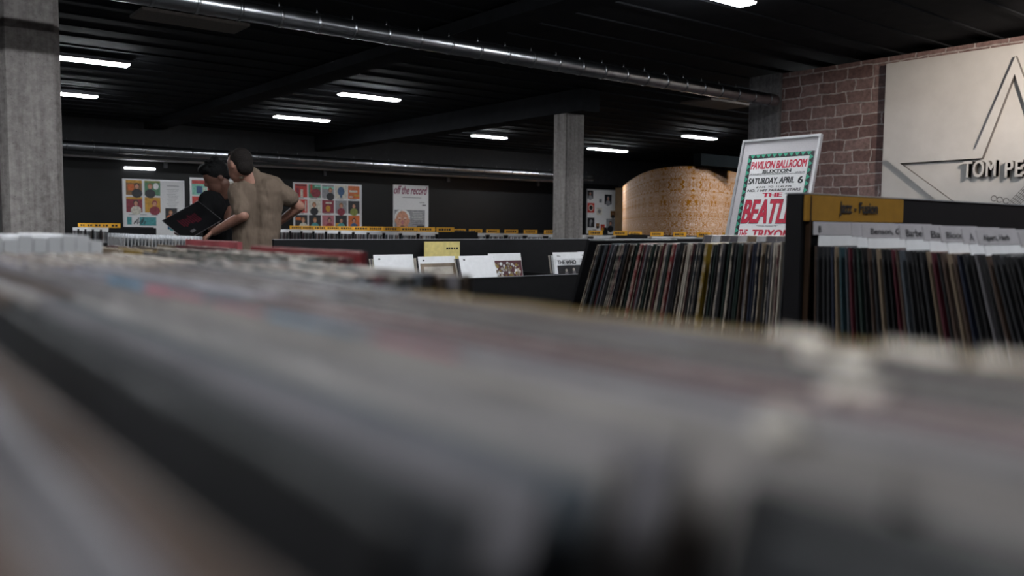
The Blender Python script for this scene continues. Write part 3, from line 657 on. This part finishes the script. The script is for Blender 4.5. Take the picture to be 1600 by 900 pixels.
t, M = poster_base(5.40, 6.95, 1.12, 2.09, 'white framed poster of album covers half hidden behind the two men')
k = 0
for rI in range(3):
    for c_ in range(5):
        bg, pr = [('mint', [('r', 'red', (.0, .75, 1, 1)), ('r', 'blue', (.3, .1, .7, .6)), ('r', 'cream', (.75, .1, .9, .5))]), ('red', figure('dark', 'cream')), ('cream', figure('brown', 'teal')), ('gold', figure('dark', 'wine')), ('grey', figure('dark', 'blue'))][(c_+2*rI) % 5] if not (rI == 1 and c_ == 0) else ('red', [('e', 'cream', (.5, .4, .35, .35)), ('e', 'red', (.5, .4, .2, .2))])
        cover(t, M, .02+.305*c_, .66-.315*rI, .285, bg, pr)
t, M = poster_base(7.53, 9.10, 1.11, 2.085, 'white framed poster grid of fifteen album covers right of the man in the tan shirt')
GR = [('red', [('r', 'dark', (.1, .85, .9, .95)), ('r', 'cream', (.45, .0, .65, .6)), ('r', 'wine', (.1, .1, .35, .7))]), ('green', [('r', 'red', (.15, .3, .3, 1)), ('e', 'wine', (.6, .35, .4, .35)), ('r', 'mint', (.5, .8, 1, .95))]),
      ('grey', [('r', 'mint', (0, .7, 1, .88))]+figure('brown', 'dark', .7)), ('cream', [('e', 'blue', (.5, .55, .3, .35)), ('r', 'blue', (.4, .05, .6, .4))]), ('orange', [('r', 'cream', (.1, .5, .8, .65)), ('r', 'gold', (.5, .2, 1, .35)), ('r', 'cream', (.1, .1, .4, .2))]),
      ('red', [('r', 'cream', (.8, .1, .9, .9)), ('r', 'wine', (.1, .2, .6, .6))]), ('cream', figure('brown', 'dark', .45)), ('wine', [('r', 'cream', (.3, .72, .8, .85)), ('e', 'gold', (.5, .35, .2, .25))]), ('grey', figure('brown', 'wine', .5)), ('dark', figure('dark', 'olive', .5)),
      ('dark', [('r', 'orange', (.05, .6, .45, .8))]+figure('brown', 'cream', .65)), ('dark', figure('brown', 'teal', .5)), ('pink', figure('dark', 'wine', .6)), ('dark', [('r', 'gold', (.02, .2, .5, .4)), ('r', 'red', (.2, .03, .8, .15))]+figure('dark', 'teal', .5)), ('orange', figure('dark', 'blue', .5))]
for k, (bg, pr) in enumerate(GR): cover(t, M, .02+.31*(k % 5), .685-.325*(k//5), .28, bg, pr)
mb = MB()
for k in range(15): mb.box((.06+.31*(k % 5), .668-.325*(k//5), .001), (.22+.31*(k % 5), .678-.325*(k//5), .002))
me = mb.mesh('small_print', AM['dark']); me.transform(M); link('small_print', me, t)
t, M = poster_base(9.93, 10.88, 1.06, 2.15, 'white poster reading off the record above a portrait of an older man', frame=False)
place_text('title_lettering', 'off the record', M, .02, .88, .90, .19, PURPLE, t, shear=.35, bold=.03)
names = ['grey', 'skin', 'white', 'dark', 'pink']; mb = MB().box((.03, .0, .001), (.85, .52, .003), 0)
def ell(cx_, cy_, rx, ry, z, mi, n=20): mb.prism([(cx_+rx*math.cos(k*math.tau/n), cy_+ry*math.sin(k*math.tau/n), .003) for k in range(n)], (0, 0, z), mi)
mb.prism([(.05, 0, .003), (.50, 0, .003), (.42, .12, .003), (.14, .12, .003)], (0, 0, .001), 3)
ell(.24, .36, .205, .17, .001, 2); ell(.24, .27, .175, .225, .002, 1)
for cx_, cy_, rx, ry, mi in ((.17, .30, .03, .008, 3), (.31, .30, .03, .008, 3), (.17, .325, .04, .006, 2), (.31, .325, .04, .006, 2), (.24, .23, .025, .05, 4), (.24, .145, .06, .010, 3), (.06, .27, .02, .05, 1), (.42, .27, .02, .05, 1)): ell(cx_, cy_, rx, ry, .0028, mi)
for k in range(8): mb.box((.50+.01*(k % 3), .46-.04*k, .003), (.80-.02*(k % 2), .467-.04*k, .004), 2 if k < 5 else 3)
mb.box((.50, .06, .003), (.62, .11, .005), 4); mb.box((.63, .10, .003), (.84, .16, .0045), 3)
me = mb.mesh('portrait', [AM[k] for k in names]); me.transform(M); link('portrait', me, t)
mb = MB()
for a in ((.25, .80, .75, .81), (.70, .69, .84, .70), (.78, .62, .88, .645)): mb.box((a[0], a[1], .001), (a[2], a[3], .002))
me = mb.mesh('small_print', AM['dark']); me.transform(M); link('small_print', me, t)
t, M = poster_base(16.0, 17.12, 1.0, 2.24, 'framed sheet of small pictures between the middle pillar and the floral wallpaper')
for (u, v, s, bg, pr) in ((0.0, 1.0, .22, 'dark', figure('grey', 'grey')), (.01, .62, .26, 'red', [('e', 'cream', (.5, .5, .35, .35)), ('e', 'dark', (.5, .5, .25, .25))]), (.02, .22, .26, 'dark', [('e', 'grey', (.5, .6, .2, .2)), ('r', 'grey', (.3, .1, .5, .5))]),
                          (.66, .86, .27, 'dark', figure('grey', 'grey')), (.36, .56, .20, 'cream', [('e', 'grey', (.5, .5, .3, .3))]), (.90, .50, .18, 'brown', figure('dark', 'dark')), (.34, .20, .13, 'brown', figure('dark', 'dark')), (.52, .14, .16, 'red', figure('dark', 'gold')), (.74, .14, .32, 'grey', figure('dark', 'dark')), (.45, .90, .10, 'grey', []), (.05, .02, .12, 'olive', []), (.22, .02, .14, 'grey', []), (.60, .02, .2, 'dark', [])):
    cover(t, M, u, v, s, bg, pr)

# ---------------------------------------------------------------- concert poster leaning in front of the brick wall
EV = Vector((.2, 0, .773)).normalized(); EU = Vector((0, -1, 0)); P0 = Vector((5.3, 4.06, 1.117))
LOWER = .32
M = frame_mat(P0, EU, EV)
base = P0 + EU*.32 - EV*LOWER
t = thing('framed_poster', base, 'large silver framed concert poster for The Beatles at Buxton leaning before the brick wall', 'poster')
def slab(name, u0, v0, u1, v1, z0, z1, m, bev=0):
    me = MB().box((u0, v0, z0), (u1, v1, z1), bev=bev).mesh(name, m); me.transform(M); return link(name, me, t)
slab('mount_board', 0, -LOWER, .645, .782, -.012, 0, MOUNT)
for nm, a in (('frame_rail', (-.012, .770, .657, .790)), ('frame_rail', (-.012, -LOWER-.01, .657, -LOWER+.01)), ('frame_stile', (-.014, -LOWER+.01, .006, .770)), ('frame_stile', (.639, -LOWER+.01, .659, .770))):
    slab(nm, a[0], a[1], a[2], a[3], -.016, .012, FRAMEM, .002)
pr = slab('printed_sheet', .064, -.26, .622, .668, 0, .002, POSTERW)
mb = MB(); bw = .034; u0, u1, v0, v1 = .064, .622, -.26, .668
for a in ((u0, v1-bw, u1, v1), (u0, v0, u1, v0+bw), (u0, v0+bw, u0+bw, v1-bw), (u1-bw, v0+bw, u1, v1-bw)): mb.box((a[0], a[1], .002), (a[2], a[3], .0025), 0)
n = 11; st = (u1-u0-bw)/n
for i in range(n):
    a = u0+bw/2+i*st
    for vv in (v1, v0+bw): mb.prism([(a, vv-.003, .0025), (a+st*.9, vv-.003, .0025), (a+st*.45, vv-bw+.004, .0025)], (0, 0, .0005), 1)
n = 18; st = (v1-v0-bw)/n
for i in range(n):
    a = v0+bw/2+i*st
    for uu in (u0, u1-bw): mb.prism([(uu+.003, a, .0025), (uu+bw-.003, a+st*.45, .0025), (uu+.003, a+st*.9, .0025)], (0, 0, .0005), 1)
me = mb.mesh('triangle_border', [INK, GREENINK]); me.transform(M); link('triangle_border', me, pr)
M2 = M @ Matrix.Translation((0, 0, .002))
for s_, a, m_, kw in (('PAVILION BALLROOM', (.102, .551, .576, .612), REDINK, dict(bold=.06, shear=.1)), ('BUXTON', (.215, .517, .459, .543), INK, dict(bold=.05)),
                      ('SATURDAY, APRIL', (.103, .428, .500, .482), INK, dict(bold=.05, shear=.12)), ('6', (.528, .430, .570, .482), INK, dict(bold=.07)),
                      ('8 P.M.  TO  11.45 P.M.', (.185, .402, .488, .416), INK, dict(bold=.04, shear=.15)), ('NO. 1 HIT PARADE STARS', (.110, .374, .565, .394), INK, dict(bold=.04, shear=.15)),
                      ('THE', (.250, .331, .42, .364), REDINK, dict(bold=.08)), ('BEATLES', (.100, .127, .60, .318), INK, dict(bold=.075, shear=.14)), ('BEATLES', (.103, .131, .597, .314), REDINK, dict(bold=.05, shear=.14)),
                      ('"PLEASE, PLEASE ME"', (.244, .106, .430, .118), INK, dict(shear=.15)),
                      ('THE', (.104, .018, .180, .084), REDINK, dict(bold=.05, shear=.1)), ('TRIXONS', (.222, .018, .59, .084), REDINK, dict(bold=.06, shear=.1))):
    Mx = M2 if m_ is INK or s_ != 'BEATLES' else M2 @ Matrix.Translation((0, 0, .0006))
    place_text('lettering', s_, Mx, a[0], a[1], a[2]-a[0], a[3]-a[1], m_, pr, **kw)
mb = MB(); rnd = random.Random(9); xx = .11
while xx < .56:
    w = rnd.uniform(.008, .026)
    if not .44 < xx < .495: mb.box((xx, .511, .002), (xx+w, .516, .0026))
    xx += w+.005
me = mb.mesh('small_print', INK); me.transform(M); link('small_print', me, pr)
me = MB().box((.102, .503, .002), (.576, .506, .0028)).mesh('printed_rule', INK); me.transform(M); link('printed_rule', me, pr)
bpy.context.view_layer.update()
low = P0 - EV*LOWER
stand = bin_box('display_cabinet', 5.0, 5.9, 3.36, 4.3, low.z-.085, low.z-.02, 'low black cabinet on which the framed concert poster leans', ())
stand['category'] = 'cabinet'
link('back_rest', MB().box((5.56, 3.55, low.z-.1), (5.60, 4.0, 1.5)).mesh('back_rest', BLACK), stand)

# ---------------------------------------------------------------- white sign with the star
XS = 8.86
t = thing('wall_sign', (XS, 3.4, 1.5), 'big off white wall panel with a raised star and raised letters TOM PE', 'sign')
link('panel', MB().box((XS-.03, 2.15, .95), (XS+.04, 4.742, 2.976), bev=.004).mesh('panel', SIGNM), t)
Ms = frame_mat((XS-.03, 4.742, .95), (0, -1, 0), (0, 0, 1))
def sp(x, y):
    p = W(x, y, X=XS-.03); return (4.742-p.y, p.z-.95)
def star(cx_, cy_, R_, r_):
    return [(cx_+(R_, r_)[k % 2]*math.cos(math.pi/2+k*math.pi/5), cy_+(R_, r_)[k % 2]*math.sin(math.pi/2+k*math.pi/5)) for k in range(10)]
outer = star(1.298, .608, 1.302, .553); inner = star(1.298, .608, 1.135, .44)
b = bmesh.new(); T = .05; vo = []; 
for z in (0, T): vo.append(([b.verts.new((p[0], p[1], z)) for p in outer], [b.verts.new((p[0], p[1], z)) for p in inner]))
for i in range(10):
    j = (i+1) % 10
    b.faces.new((vo[1][0][i], vo[1][0][j], vo[1][1][j], vo[1][1][i])).material_index = 0
    b.faces.new((vo[0][0][i], vo[0][0][j], vo[1][0][j], vo[1][0][i])).material_index = 1
    b.faces.new((vo[0][1][i], vo[0][1][j], vo[1][1][j], vo[1][1][i])).material_index = 1
bmesh.ops.recalc_face_normals(b, faces=b.faces)
me = bpy.data.meshes.new('star_outline'); b.to_mesh(me); b.free(); me.materials.append(SIGNM); me.materials.append(SIGNE); me.transform(Ms); link('star_outline', me, t)
q0, q1, q2 = sp(1508, 278), sp(1618, 279), sp(1508, 254)
def letters(s_, u0, v0, w, h, ext):
    me = text_mesh(s_, w, h, SIGNM, bold=.03, ext=ext, space=1.1); me.materials.append(SIGNE)
    for f in me.polygons: f.material_index = 1 if abs(f.normal.z) < .5 else 0
    me.transform(Ms @ Matrix.Translation((u0, v0, 0))); link('raised_letters', me, t)
wl_ = q1[0]-q0[0]; a_, b_, c_, d_ = sp(1509, 278)[0], sp(1560, 278)[0], sp(1574, 278)[0], sp(1602, 278)[0]
letters('TOM', a_, q0[1], b_-a_, .16, .07); letters('PE', c_, q0[1]-.012, d_-c_, .16, .07)

# engraved guitar drawing: neck grid and scrolls
mb = MB(); g0 = sp(1574, 318); dux, duy = .62, .78
for k in range(6): mb.prism([(g0[0]+k*.014, g0[1]-k*.011, 0), (g0[0]+.003+k*.014, g0[1]-k*.011-.002, 0), (g0[0]+.003+k*.014+.30, g0[1]-k*.011+.34, 0), (g0[0]+k*.014+.30, g0[1]-k*.011+.343, 0)], (0, 0, .002))
for k in range(12):
    a = k*.026; mb.prism([(g0[0]+a*.88, g0[1]+a, 0), (g0[0]+a*.88+.075, g0[1]+a-.058, 0), (g0[0]+a*.88+.078, g0[1]+a-.054, 0), (g0[0]+a*.88+.003, g0[1]+a+.004, 0)], (0, 0, .002))
for cx_, cy_2 in ((1562, 312), (1572, 314), (1553, 310)):
    c_ = sp(cx_, cy_2)
    for k in range(14):
        a0, a1 = k*math.tau/16, (k+1)*math.tau/16
        pt = [(c_[0]+r_*math.cos(a), c_[1]+r_*math.sin(a), 0) for a, r_ in ((a0, .030), (a1, .028), (a1, .021), (a0, .023))]; mb.prism(pt, (0, 0, .002))
me = mb.mesh('guitar_drawing', SIGNE); me.transform(Ms); link('guitar_drawing', me, t)

# ---------------------------------------------------------------- people
def hull(name, caps, mat, parent, voxel=.007, it=3, noise_amt=0):
    """one continuous surface: tapered limbs and rounded masses fused, then relaxed"""
    b = bmesh.new()
    for c in caps:
        if c[0] == 'c':
            _, p, r1, q, r2 = c; p = Vector(p); q = Vector(q); d = q-p; L_ = max(d.length, 1e-4)
            Q_ = d.to_track_quat('Z', 'Y').to_matrix().to_4x4()
            bmesh.ops.create_cone(b, cap_ends=True, segments=16, radius1=r1, radius2=r2, depth=L_, matrix=Matrix.Translation((p+q)/2) @ Q_)
            for pp_, rr in ((p, r1), (q, r2)): bmesh.ops.create_icosphere(b, subdivisions=2, radius=rr*1.005, matrix=Matrix.Translation(pp_))
        else:
            _, p, ax, rr = c       # ellipsoid with axes
            Mx = Matrix(((ax[0].x*rr[0], ax[1].x*rr[1], ax[2].x*rr[2], p[0]), (ax[0].y*rr[0], ax[1].y*rr[1], ax[2].y*rr[2], p[1]), (ax[0].z*rr[0], ax[1].z*rr[1], ax[2].z*rr[2], p[2]), (0, 0, 0, 1)))
            bmesh.ops.create_icosphere(b, subdivisions=3, radius=1, matrix=Mx)
    me = bpy.data.meshes.new(name); b.to_mesh(me); b.free()
    o = bpy.data.objects.new('tmp', me); C.objects.link(o)
    r_ = o.modifiers.new('r', 'REMESH'); r_.mode = 'VOXEL'; r_.voxel_size = voxel; r_.use_smooth_shade = True
    s_ = o.modifiers.new('s', 'SMOOTH'); s_.iterations = it; s_.factor = .5
    if noise_amt:
        tx = bpy.data.textures.new('fold', 'CLOUDS'); tx.noise_scale = .09; dm = o.modifiers.new('d', 'DISPLACE'); dm.texture = tx; dm.strength = noise_amt; dm.mid_level = .5
    me2 = bpy.data.meshes.new_from_object(o.evaluated_get(bpy.context.evaluated_depsgraph_get())); bpy.data.objects.remove(o)
    me2.materials.clear(); me2.materials.append(mat)
    for f in me2.polygons: f.use_smooth = True; f.material_index = 0
    return link(name, me2, parent)
SKIN = mottled('skin', (.33, .165, .12), .5, 30, .12); SKIN2 = mottled('skin_deep', (.13, .062, .045), .5, 30, .12)
def cloth_mat(name, c):
    m, nt, b = new_mat(name); tc = nt.nodes.new('ShaderNodeTexCoord'); mp = nt.nodes.new('ShaderNodeMapping'); mp.inputs['Scale'].default_value = (5, 5, 1.4)
    nt.links.new(tc.outputs['Object'], mp.inputs[0]); n = noise(nt, 1.6, 3, mp.outputs[0], .5)
    b.inputs['Base Color'].default_value = (*c, 1); b.inputs['Roughness'].default_value = .9; b.inputs['Specular IOR Level'].default_value = .15; bump(nt, b, n.outputs['Fac'], .9, .05); return m
TAN = cloth_mat('brown_cotton', (.15, .112, .086)); BLK = cloth_mat('black_cotton', (.007, .007, .008)); JEAN = cloth_mat('dark_denim', (.03, .035, .05))
HAIR1 = mottled('short_dark_hair', (.014, .011, .010), .8, 120, .5, bmp=.6, spec=.2); HAIR2 = mottled('black_hair', (.004, .004, .0045), .7, 60, .5, bmp=.8, spec=.2)
def at(px, py, d): return W(px, py, D=d)
def hand(root, dirv, palmn, up_, s=1.0, curl=.5, side=1):
    """palm plus four unequal bent fingers and a thumb leaving the palm's side"""
    d = Vector(dirv).normalized(); n = Vector(palmn); n = (n-d*n.dot(d)).normalized(); a = d.cross(n)*side; o = []
    root = Vector(root)
    for k in range(4):
        off = a*(.030-.020*k)*s; kn = root + d*.085*s + off
        o.append(('c', root + off*.6 + d*.01, .013*s, kn, .011*s))
        L_ = (.040, .045, .042, .033)[k]*s; c1 = curl; c2 = curl*2
        j1 = kn + (d*math.cos(c1)+n*math.sin(c1))*L_; j2 = j1 + (d*math.cos(c2)+n*math.sin(c2))*L_*.65; j3 = j2+(d*math.cos(c2*1.4)+n*math.sin(c2*1.4))*L_*.5
        o += [('c', kn, .0100*s, j1, .0088*s), ('c', j1, .0088*s, j2, .008*s), ('c', j2, .008*s, j3, .007*s)]
    t0 = root + d*.02*s + a*.030*s; t1 = t0 + (d*.6+a*.8+n*.3).normalized()*.038*s; t2 = t1 + (d*.85+a*.35+n*.4).normalized()*.030*s; t3 = t2+(d*.9+n*.4).normalized()*.022*s
    o += [('c', t0, .014*s, t1, .0115*s), ('c', t1, .0115*s, t2, .010*s), ('c', t2, .010*s, t3, .0085*s)]
    return o
# --- man in the tan shirt
D0 = 6.3
g = at(405, 385, 6.35); foot = Vector((g.x, g.y, 0))
man = thing('person', foot, 'man in a brown short sleeved shirt seen from behind, reaching left into a bin', 'person')
fwd_m = (fw*.55 - rt*.80); fwd_m.z = -.12; fwd_m.normalize(); side_m = fwd_m.cross(Vector((0, 0, 1))).normalized(); upm = side_m.cross(fwd_m).normalized()
hc_ = at(374.5, 256, 6.22)
def H(f_, s_, u_, c=None): return (c if c is not None else hc_) + fwd_m*f_ + side_m*s_ + upm*u_
chest = at(401, 312, 6.3); hipc = at(402, 392, 6.32)
body = [('e', hc_, (fwd_m, side_m, upm), (.100, .078, .108)), ('e', H(.035, 0, -.055), (fwd_m, side_m, upm), (.068, .058, .075)),
        ('c', H(.085, 0, .004), .011, H(.105, 0, -.028), .014), ('e', H(.088, 0, -.065), (fwd_m, side_m, upm), (.016, .024, .010)), ('c', H(.07, 0, -.095), .026, H(.055, 0, -.1), .03),
        ('e', H(.070, 0, .028), (fwd_m, side_m, upm), (.028, .055, .016))]
for s_ in (-1, 1): body += [('e', H(-.008, s_*.078, -.012), (fwd_m, side_m, upm), (.020, .010, .032)), ('e', H(.086, s_*.030, .006), (fwd_m, side_m, upm), (.010, .016, .009))]
neck0 = at(384, 272, 6.25); neck1 = at(394, 294, 6.3)
body += [('c', neck0, .060, neck1, .075), ('c', at(383, 302, 6.28), .095, at(387, 372, 6.3), .088), ('c', at(417, 300, 6.32), .095, at(414, 372, 6.32), .088), ('c', at(372, 297, 6.26), .06, at(430, 293, 6.36), .06)]
eL, wL = at(380, 337, 6.12), at(334, 362, 6.22); eR, wR = at(468, 323, 6.45), at(438, 346, 6.50)
body += [('c', at(371, 299, 6.24), .052, eL, .042), ('c', eL, .042, wL, .026), ('c', at(432, 296, 6.36), .052, eR, .042), ('c', eR, .042, wR, .028)]
body += hand(wL + (wL-eL).normalized()*.0, (wL-eL).normalized() + Vector((0, 0, -.15)), Vector((0, 0, -1)) + fw*.2, None, 1.0, .35, 1)
body += hand(wR, at(420, 352, 6.50)-wR, -fw, None, .95, .25, -1)
hl, hr = at(390, 392, 6.32), at(414, 392, 6.34)
for hp_, s_ in ((hl, -1), (hr, 1)):
    kn = Vector((hp_.x, hp_.y, .50)) + fwd_m*.02; an = Vector((hp_.x, hp_.y, .08)); body += [('c', hp_, .09, kn, .055), ('c', kn, .055, an, .04), ('c', an-Vector((0, 0, .03)), .04, an + Vector((fwd_m.x, fwd_m.y, 0))*.17-Vector((0, 0, .045)), .033)]
hull('body', body, SKIN, man, .0065, 3)
sh = [('c', at(385, 303, 6.28), .112, at(388, 396, 6.3), .112), ('c', at(417, 299, 6.32), .118, at(412, 396, 6.34), .112), ('c', at(396, 279, 6.29), .062, at(428, 293, 6.36), .085), ('c', at(386, 284, 6.27), .064, at(392, 272, 6.28), .060), ('c', at(373, 300, 6.25), .072, at(430, 295, 6.36), .074), ('c', at(392, 290, 6.29), .068, at(396, 305, 6.3), .09),
      ('c', at(371, 300, 6.24), .074, at(378.5, 332, 6.14), .060), ('c', at(430, 297, 6.36), .082, at(452, 309, 6.39), .070)]
hull('shirt', sh, TAN, man, .009, 4, .024)
hull('collar', [('c', at(377, 277, 6.20), .018, at(388, 267, 6.22), .020), ('c', at(388, 267, 6.22), .020, at(402, 268, 6.30), .020)], TAN, man, .006, 2)
hull('hair', [('e', H(-.022, 0, .022), (fwd_m, side_m, upm), (.088, .081, .094)), ('e', H(-.052, 0, -.028), (fwd_m, side_m, upm), (.058, .068, .066)), ('e', H(.040, 0, .068), (fwd_m, side_m, upm), (.042, .060, .036))], HAIR1, man, .0055, 2)
tr = []
for hp_ in (hl, hr):
    kn = Vector((hp_.x, hp_.y, .50)) + fwd_m*.02; an = Vector((hp_.x, hp_.y, .09)); tr += [('c', hp_, .108, kn, .075), ('c', kn, .075, an, .062)]
hull('trousers', tr, JEAN, man, .012, 3)
for hp_ in (hl, hr):
    an = Vector((hp_.x, hp_.y, .055)); f2 = Vector((fwd_m.x, fwd_m.y, 0)).normalized()
    hull('shoe', [('c', an, .05, an+f2*.13, .045), ('c', an+f2*.13, .045, an+f2*.2-Vector((0, 0, .012)), .036)], BLK, man, .01, 2)
# --- dark-haired companion holding a black record
g2 = at(342, 390, 7.0); man2 = thing('person', Vector((g2.x, g2.y, 0)), 'dark haired person in black bending over and holding a black record sleeve', 'person')
f2 = (-rt*.62 - fw*.45); f2.z = -.42; f2.normalize(); s2 = f2.cross(Vector((0, 0, 1))).normalized(); u2 = s2.cross(f2).normalized()
h2 = at(337, 275, 6.9)
def H2(a, b_, c_): return h2 + f2*a + s2*b_ + u2*c_
body2 = [('e', h2, (f2, s2, u2), (.098, .076, .108)), ('e', H2(.035, 0, -.06), (f2, s2, u2), (.066, .056, .075)), ('c', H2(.085, 0, 0), .011, H2(.108, 0, -.03), .014), ('e', H2(.09, 0, -.07), (f2, s2, u2), (.014, .024, .010))]
for s_ in (-1, 1): body2 += [('e', H2(-.008, s_*.077, -.012), (f2, s2, u2), (.020, .010, .032))]
body2 += [('c', at(349, 286, 6.92), .052, at(349, 304, 6.98), .062), ('c', at(331, 322, 6.9), .080, at(337, 380, 7.0), .085), ('c', at(352, 318, 7.05), .085, at(348, 380, 7.05), .085), ('c', at(325, 312, 6.85), .052, at(360, 305, 7.1), .055)]
e1, w1 = at(314, 345, 6.78), at(292, 362, 6.62); e2, w2 = at(357, 350, 6.85), at(334, 364, 6.66)
body2 += [('c', at(324, 312, 6.86), .048, e1, .038), ('c', e1, .038, w1, .025), ('c', at(360, 308, 7.08), .048, e2, .038), ('c', e2, .038, w2, .025)]
body2 += hand(w1, -rt*.7+up*.4-fw*.2, fw+rt*.2, None, .9, .5, 1) + hand(w2, -rt*.2+up*.7-fw*.3, fw-rt*.2, None, .9, .5, -1)
for px, s_ in ((336, -1), (350, 1)):
    hp_ = at(px, 392, 7.03); kn = Vector((hp_.x, hp_.y, .5)); an = Vector((hp_.x, hp_.y, .08)); body2 += [('c', hp_, .09, kn, .055), ('c', kn, .055, an, .04), ('c', an-Vector((0, 0, .03)), .04, an+Vector((f2.x, f2.y, 0)).normalized()*.16-Vector((0, 0, .045)), .033)]
hull('body', body2, SKIN2, man2, .0065, 3)
hull('shirt', [('c', at(333, 320, 6.9), .098, at(338, 394, 7.0), .108), ('c', at(350, 316, 7.04), .102, at(348, 394, 7.05), .108), ('c', at(325, 312, 6.86), .074, at(358, 305, 7.1), .076), ('c', at(323, 314, 6.86), .066, at(317, 336, 6.8), .056), ('c', at(360, 310, 7.08), .064, at(358, 335, 6.96), .058)], BLK, man2, .009, 3, .02)
hull('trousers', [q for px in (336, 350) for q in (('c', at(px, 392, 7.03), .106, Vector((at(px, 392, 7.03).x, at(px, 392, 7.03).y, .5)), .075), ('c', Vector((at(px, 392, 7.03).x, at(px, 392, 7.03).y, .5)), .075, Vector((at(px, 392, 7.03).x, at(px, 392, 7.03).y, .09)), .06))], JEAN, man2, .012, 3)
hr2 = [('e', H2(-.02, 0, .032), (f2, s2, u2), (.102, .092, .100)), ('e', H2(.055, 0, .085), (f2, s2, u2), (.050, .075, .045)), ('e', H2(-.06, 0, -.02), (f2, s2, u2), (.055, .072, .06))]
rnd = random.Random(2)
for k in range(40):
    a, c_ = rnd.uniform(0, math.tau), rnd.uniform(.1, 1.2); dv = f2*math.cos(a)*math.sin(c_)*.1 + s2*math.sin(a)*math.sin(c_)*.09 + u2*math.cos(c_)*.105
    p = H2(-.015, 0, .03) + dv*.92; hr2.append(('c', p, .018, p + dv*.18 + Vector((rnd.uniform(-.02, .02), rnd.uniform(-.02, .02), rnd.uniform(-.02, .01))), .008))
hull('hair', hr2, HAIR2, man2, .006, 1)
# the black record they look at
c0 = at(309.5, 314, 6.52)
A = (-rt*38*-1*0 + (-rt*38 - up*30)*1.0 - fw*30); Bv = (rt*46 - up*28 - fw*24); A.normalize(); Bv = (Bv - A*Bv.dot(A)).normalized()
Mr = frame_mat(c0, A, Bv)
t = thing('record_sleeve', c0 + A*S*.5 + Bv*S*.5, 'black record sleeve with faint red print held up like a diamond between the two men', 'record')
me = MB().box((0, 0, -.002), (S, S, .002), 0, .0006).mesh('sleeve', [FACE['black']]); me.transform(Mr); link('sleeve', me, t)
mb = MB(); w = .004
for a in ((0, 0, S, w), (0, 0, w, S), (S-w, 0, S, S), (0, S-w, S, S)): mb.box((a[0], a[1], -.0024), (a[2], a[3], .0024))
me = mb.mesh('worn_edge', FACE['grey']); me.transform(Mr); link('worn_edge', me, t)
for sgn in (-1, 1):
    mb = MB(); rnd = random.Random(5)
    for k in range(9): a = .10+.016*k; mb.box((a, .09+rnd.uniform(-.01, .02), min(.002*sgn, .0026*sgn)), (a+.010, .19+rnd.uniform(-.02, .02), max(.002*sgn, .0026*sgn)), 0)
    mb.box((.20, .245, min(.002*sgn, .0026*sgn)), (.235, .275, max(.002*sgn, .0026*sgn)), 1)
    me = mb.mesh('printed_marks', [FACE['maroon'], FACE['grey']]); me.transform(Mr); link('printed_marks', me, t)
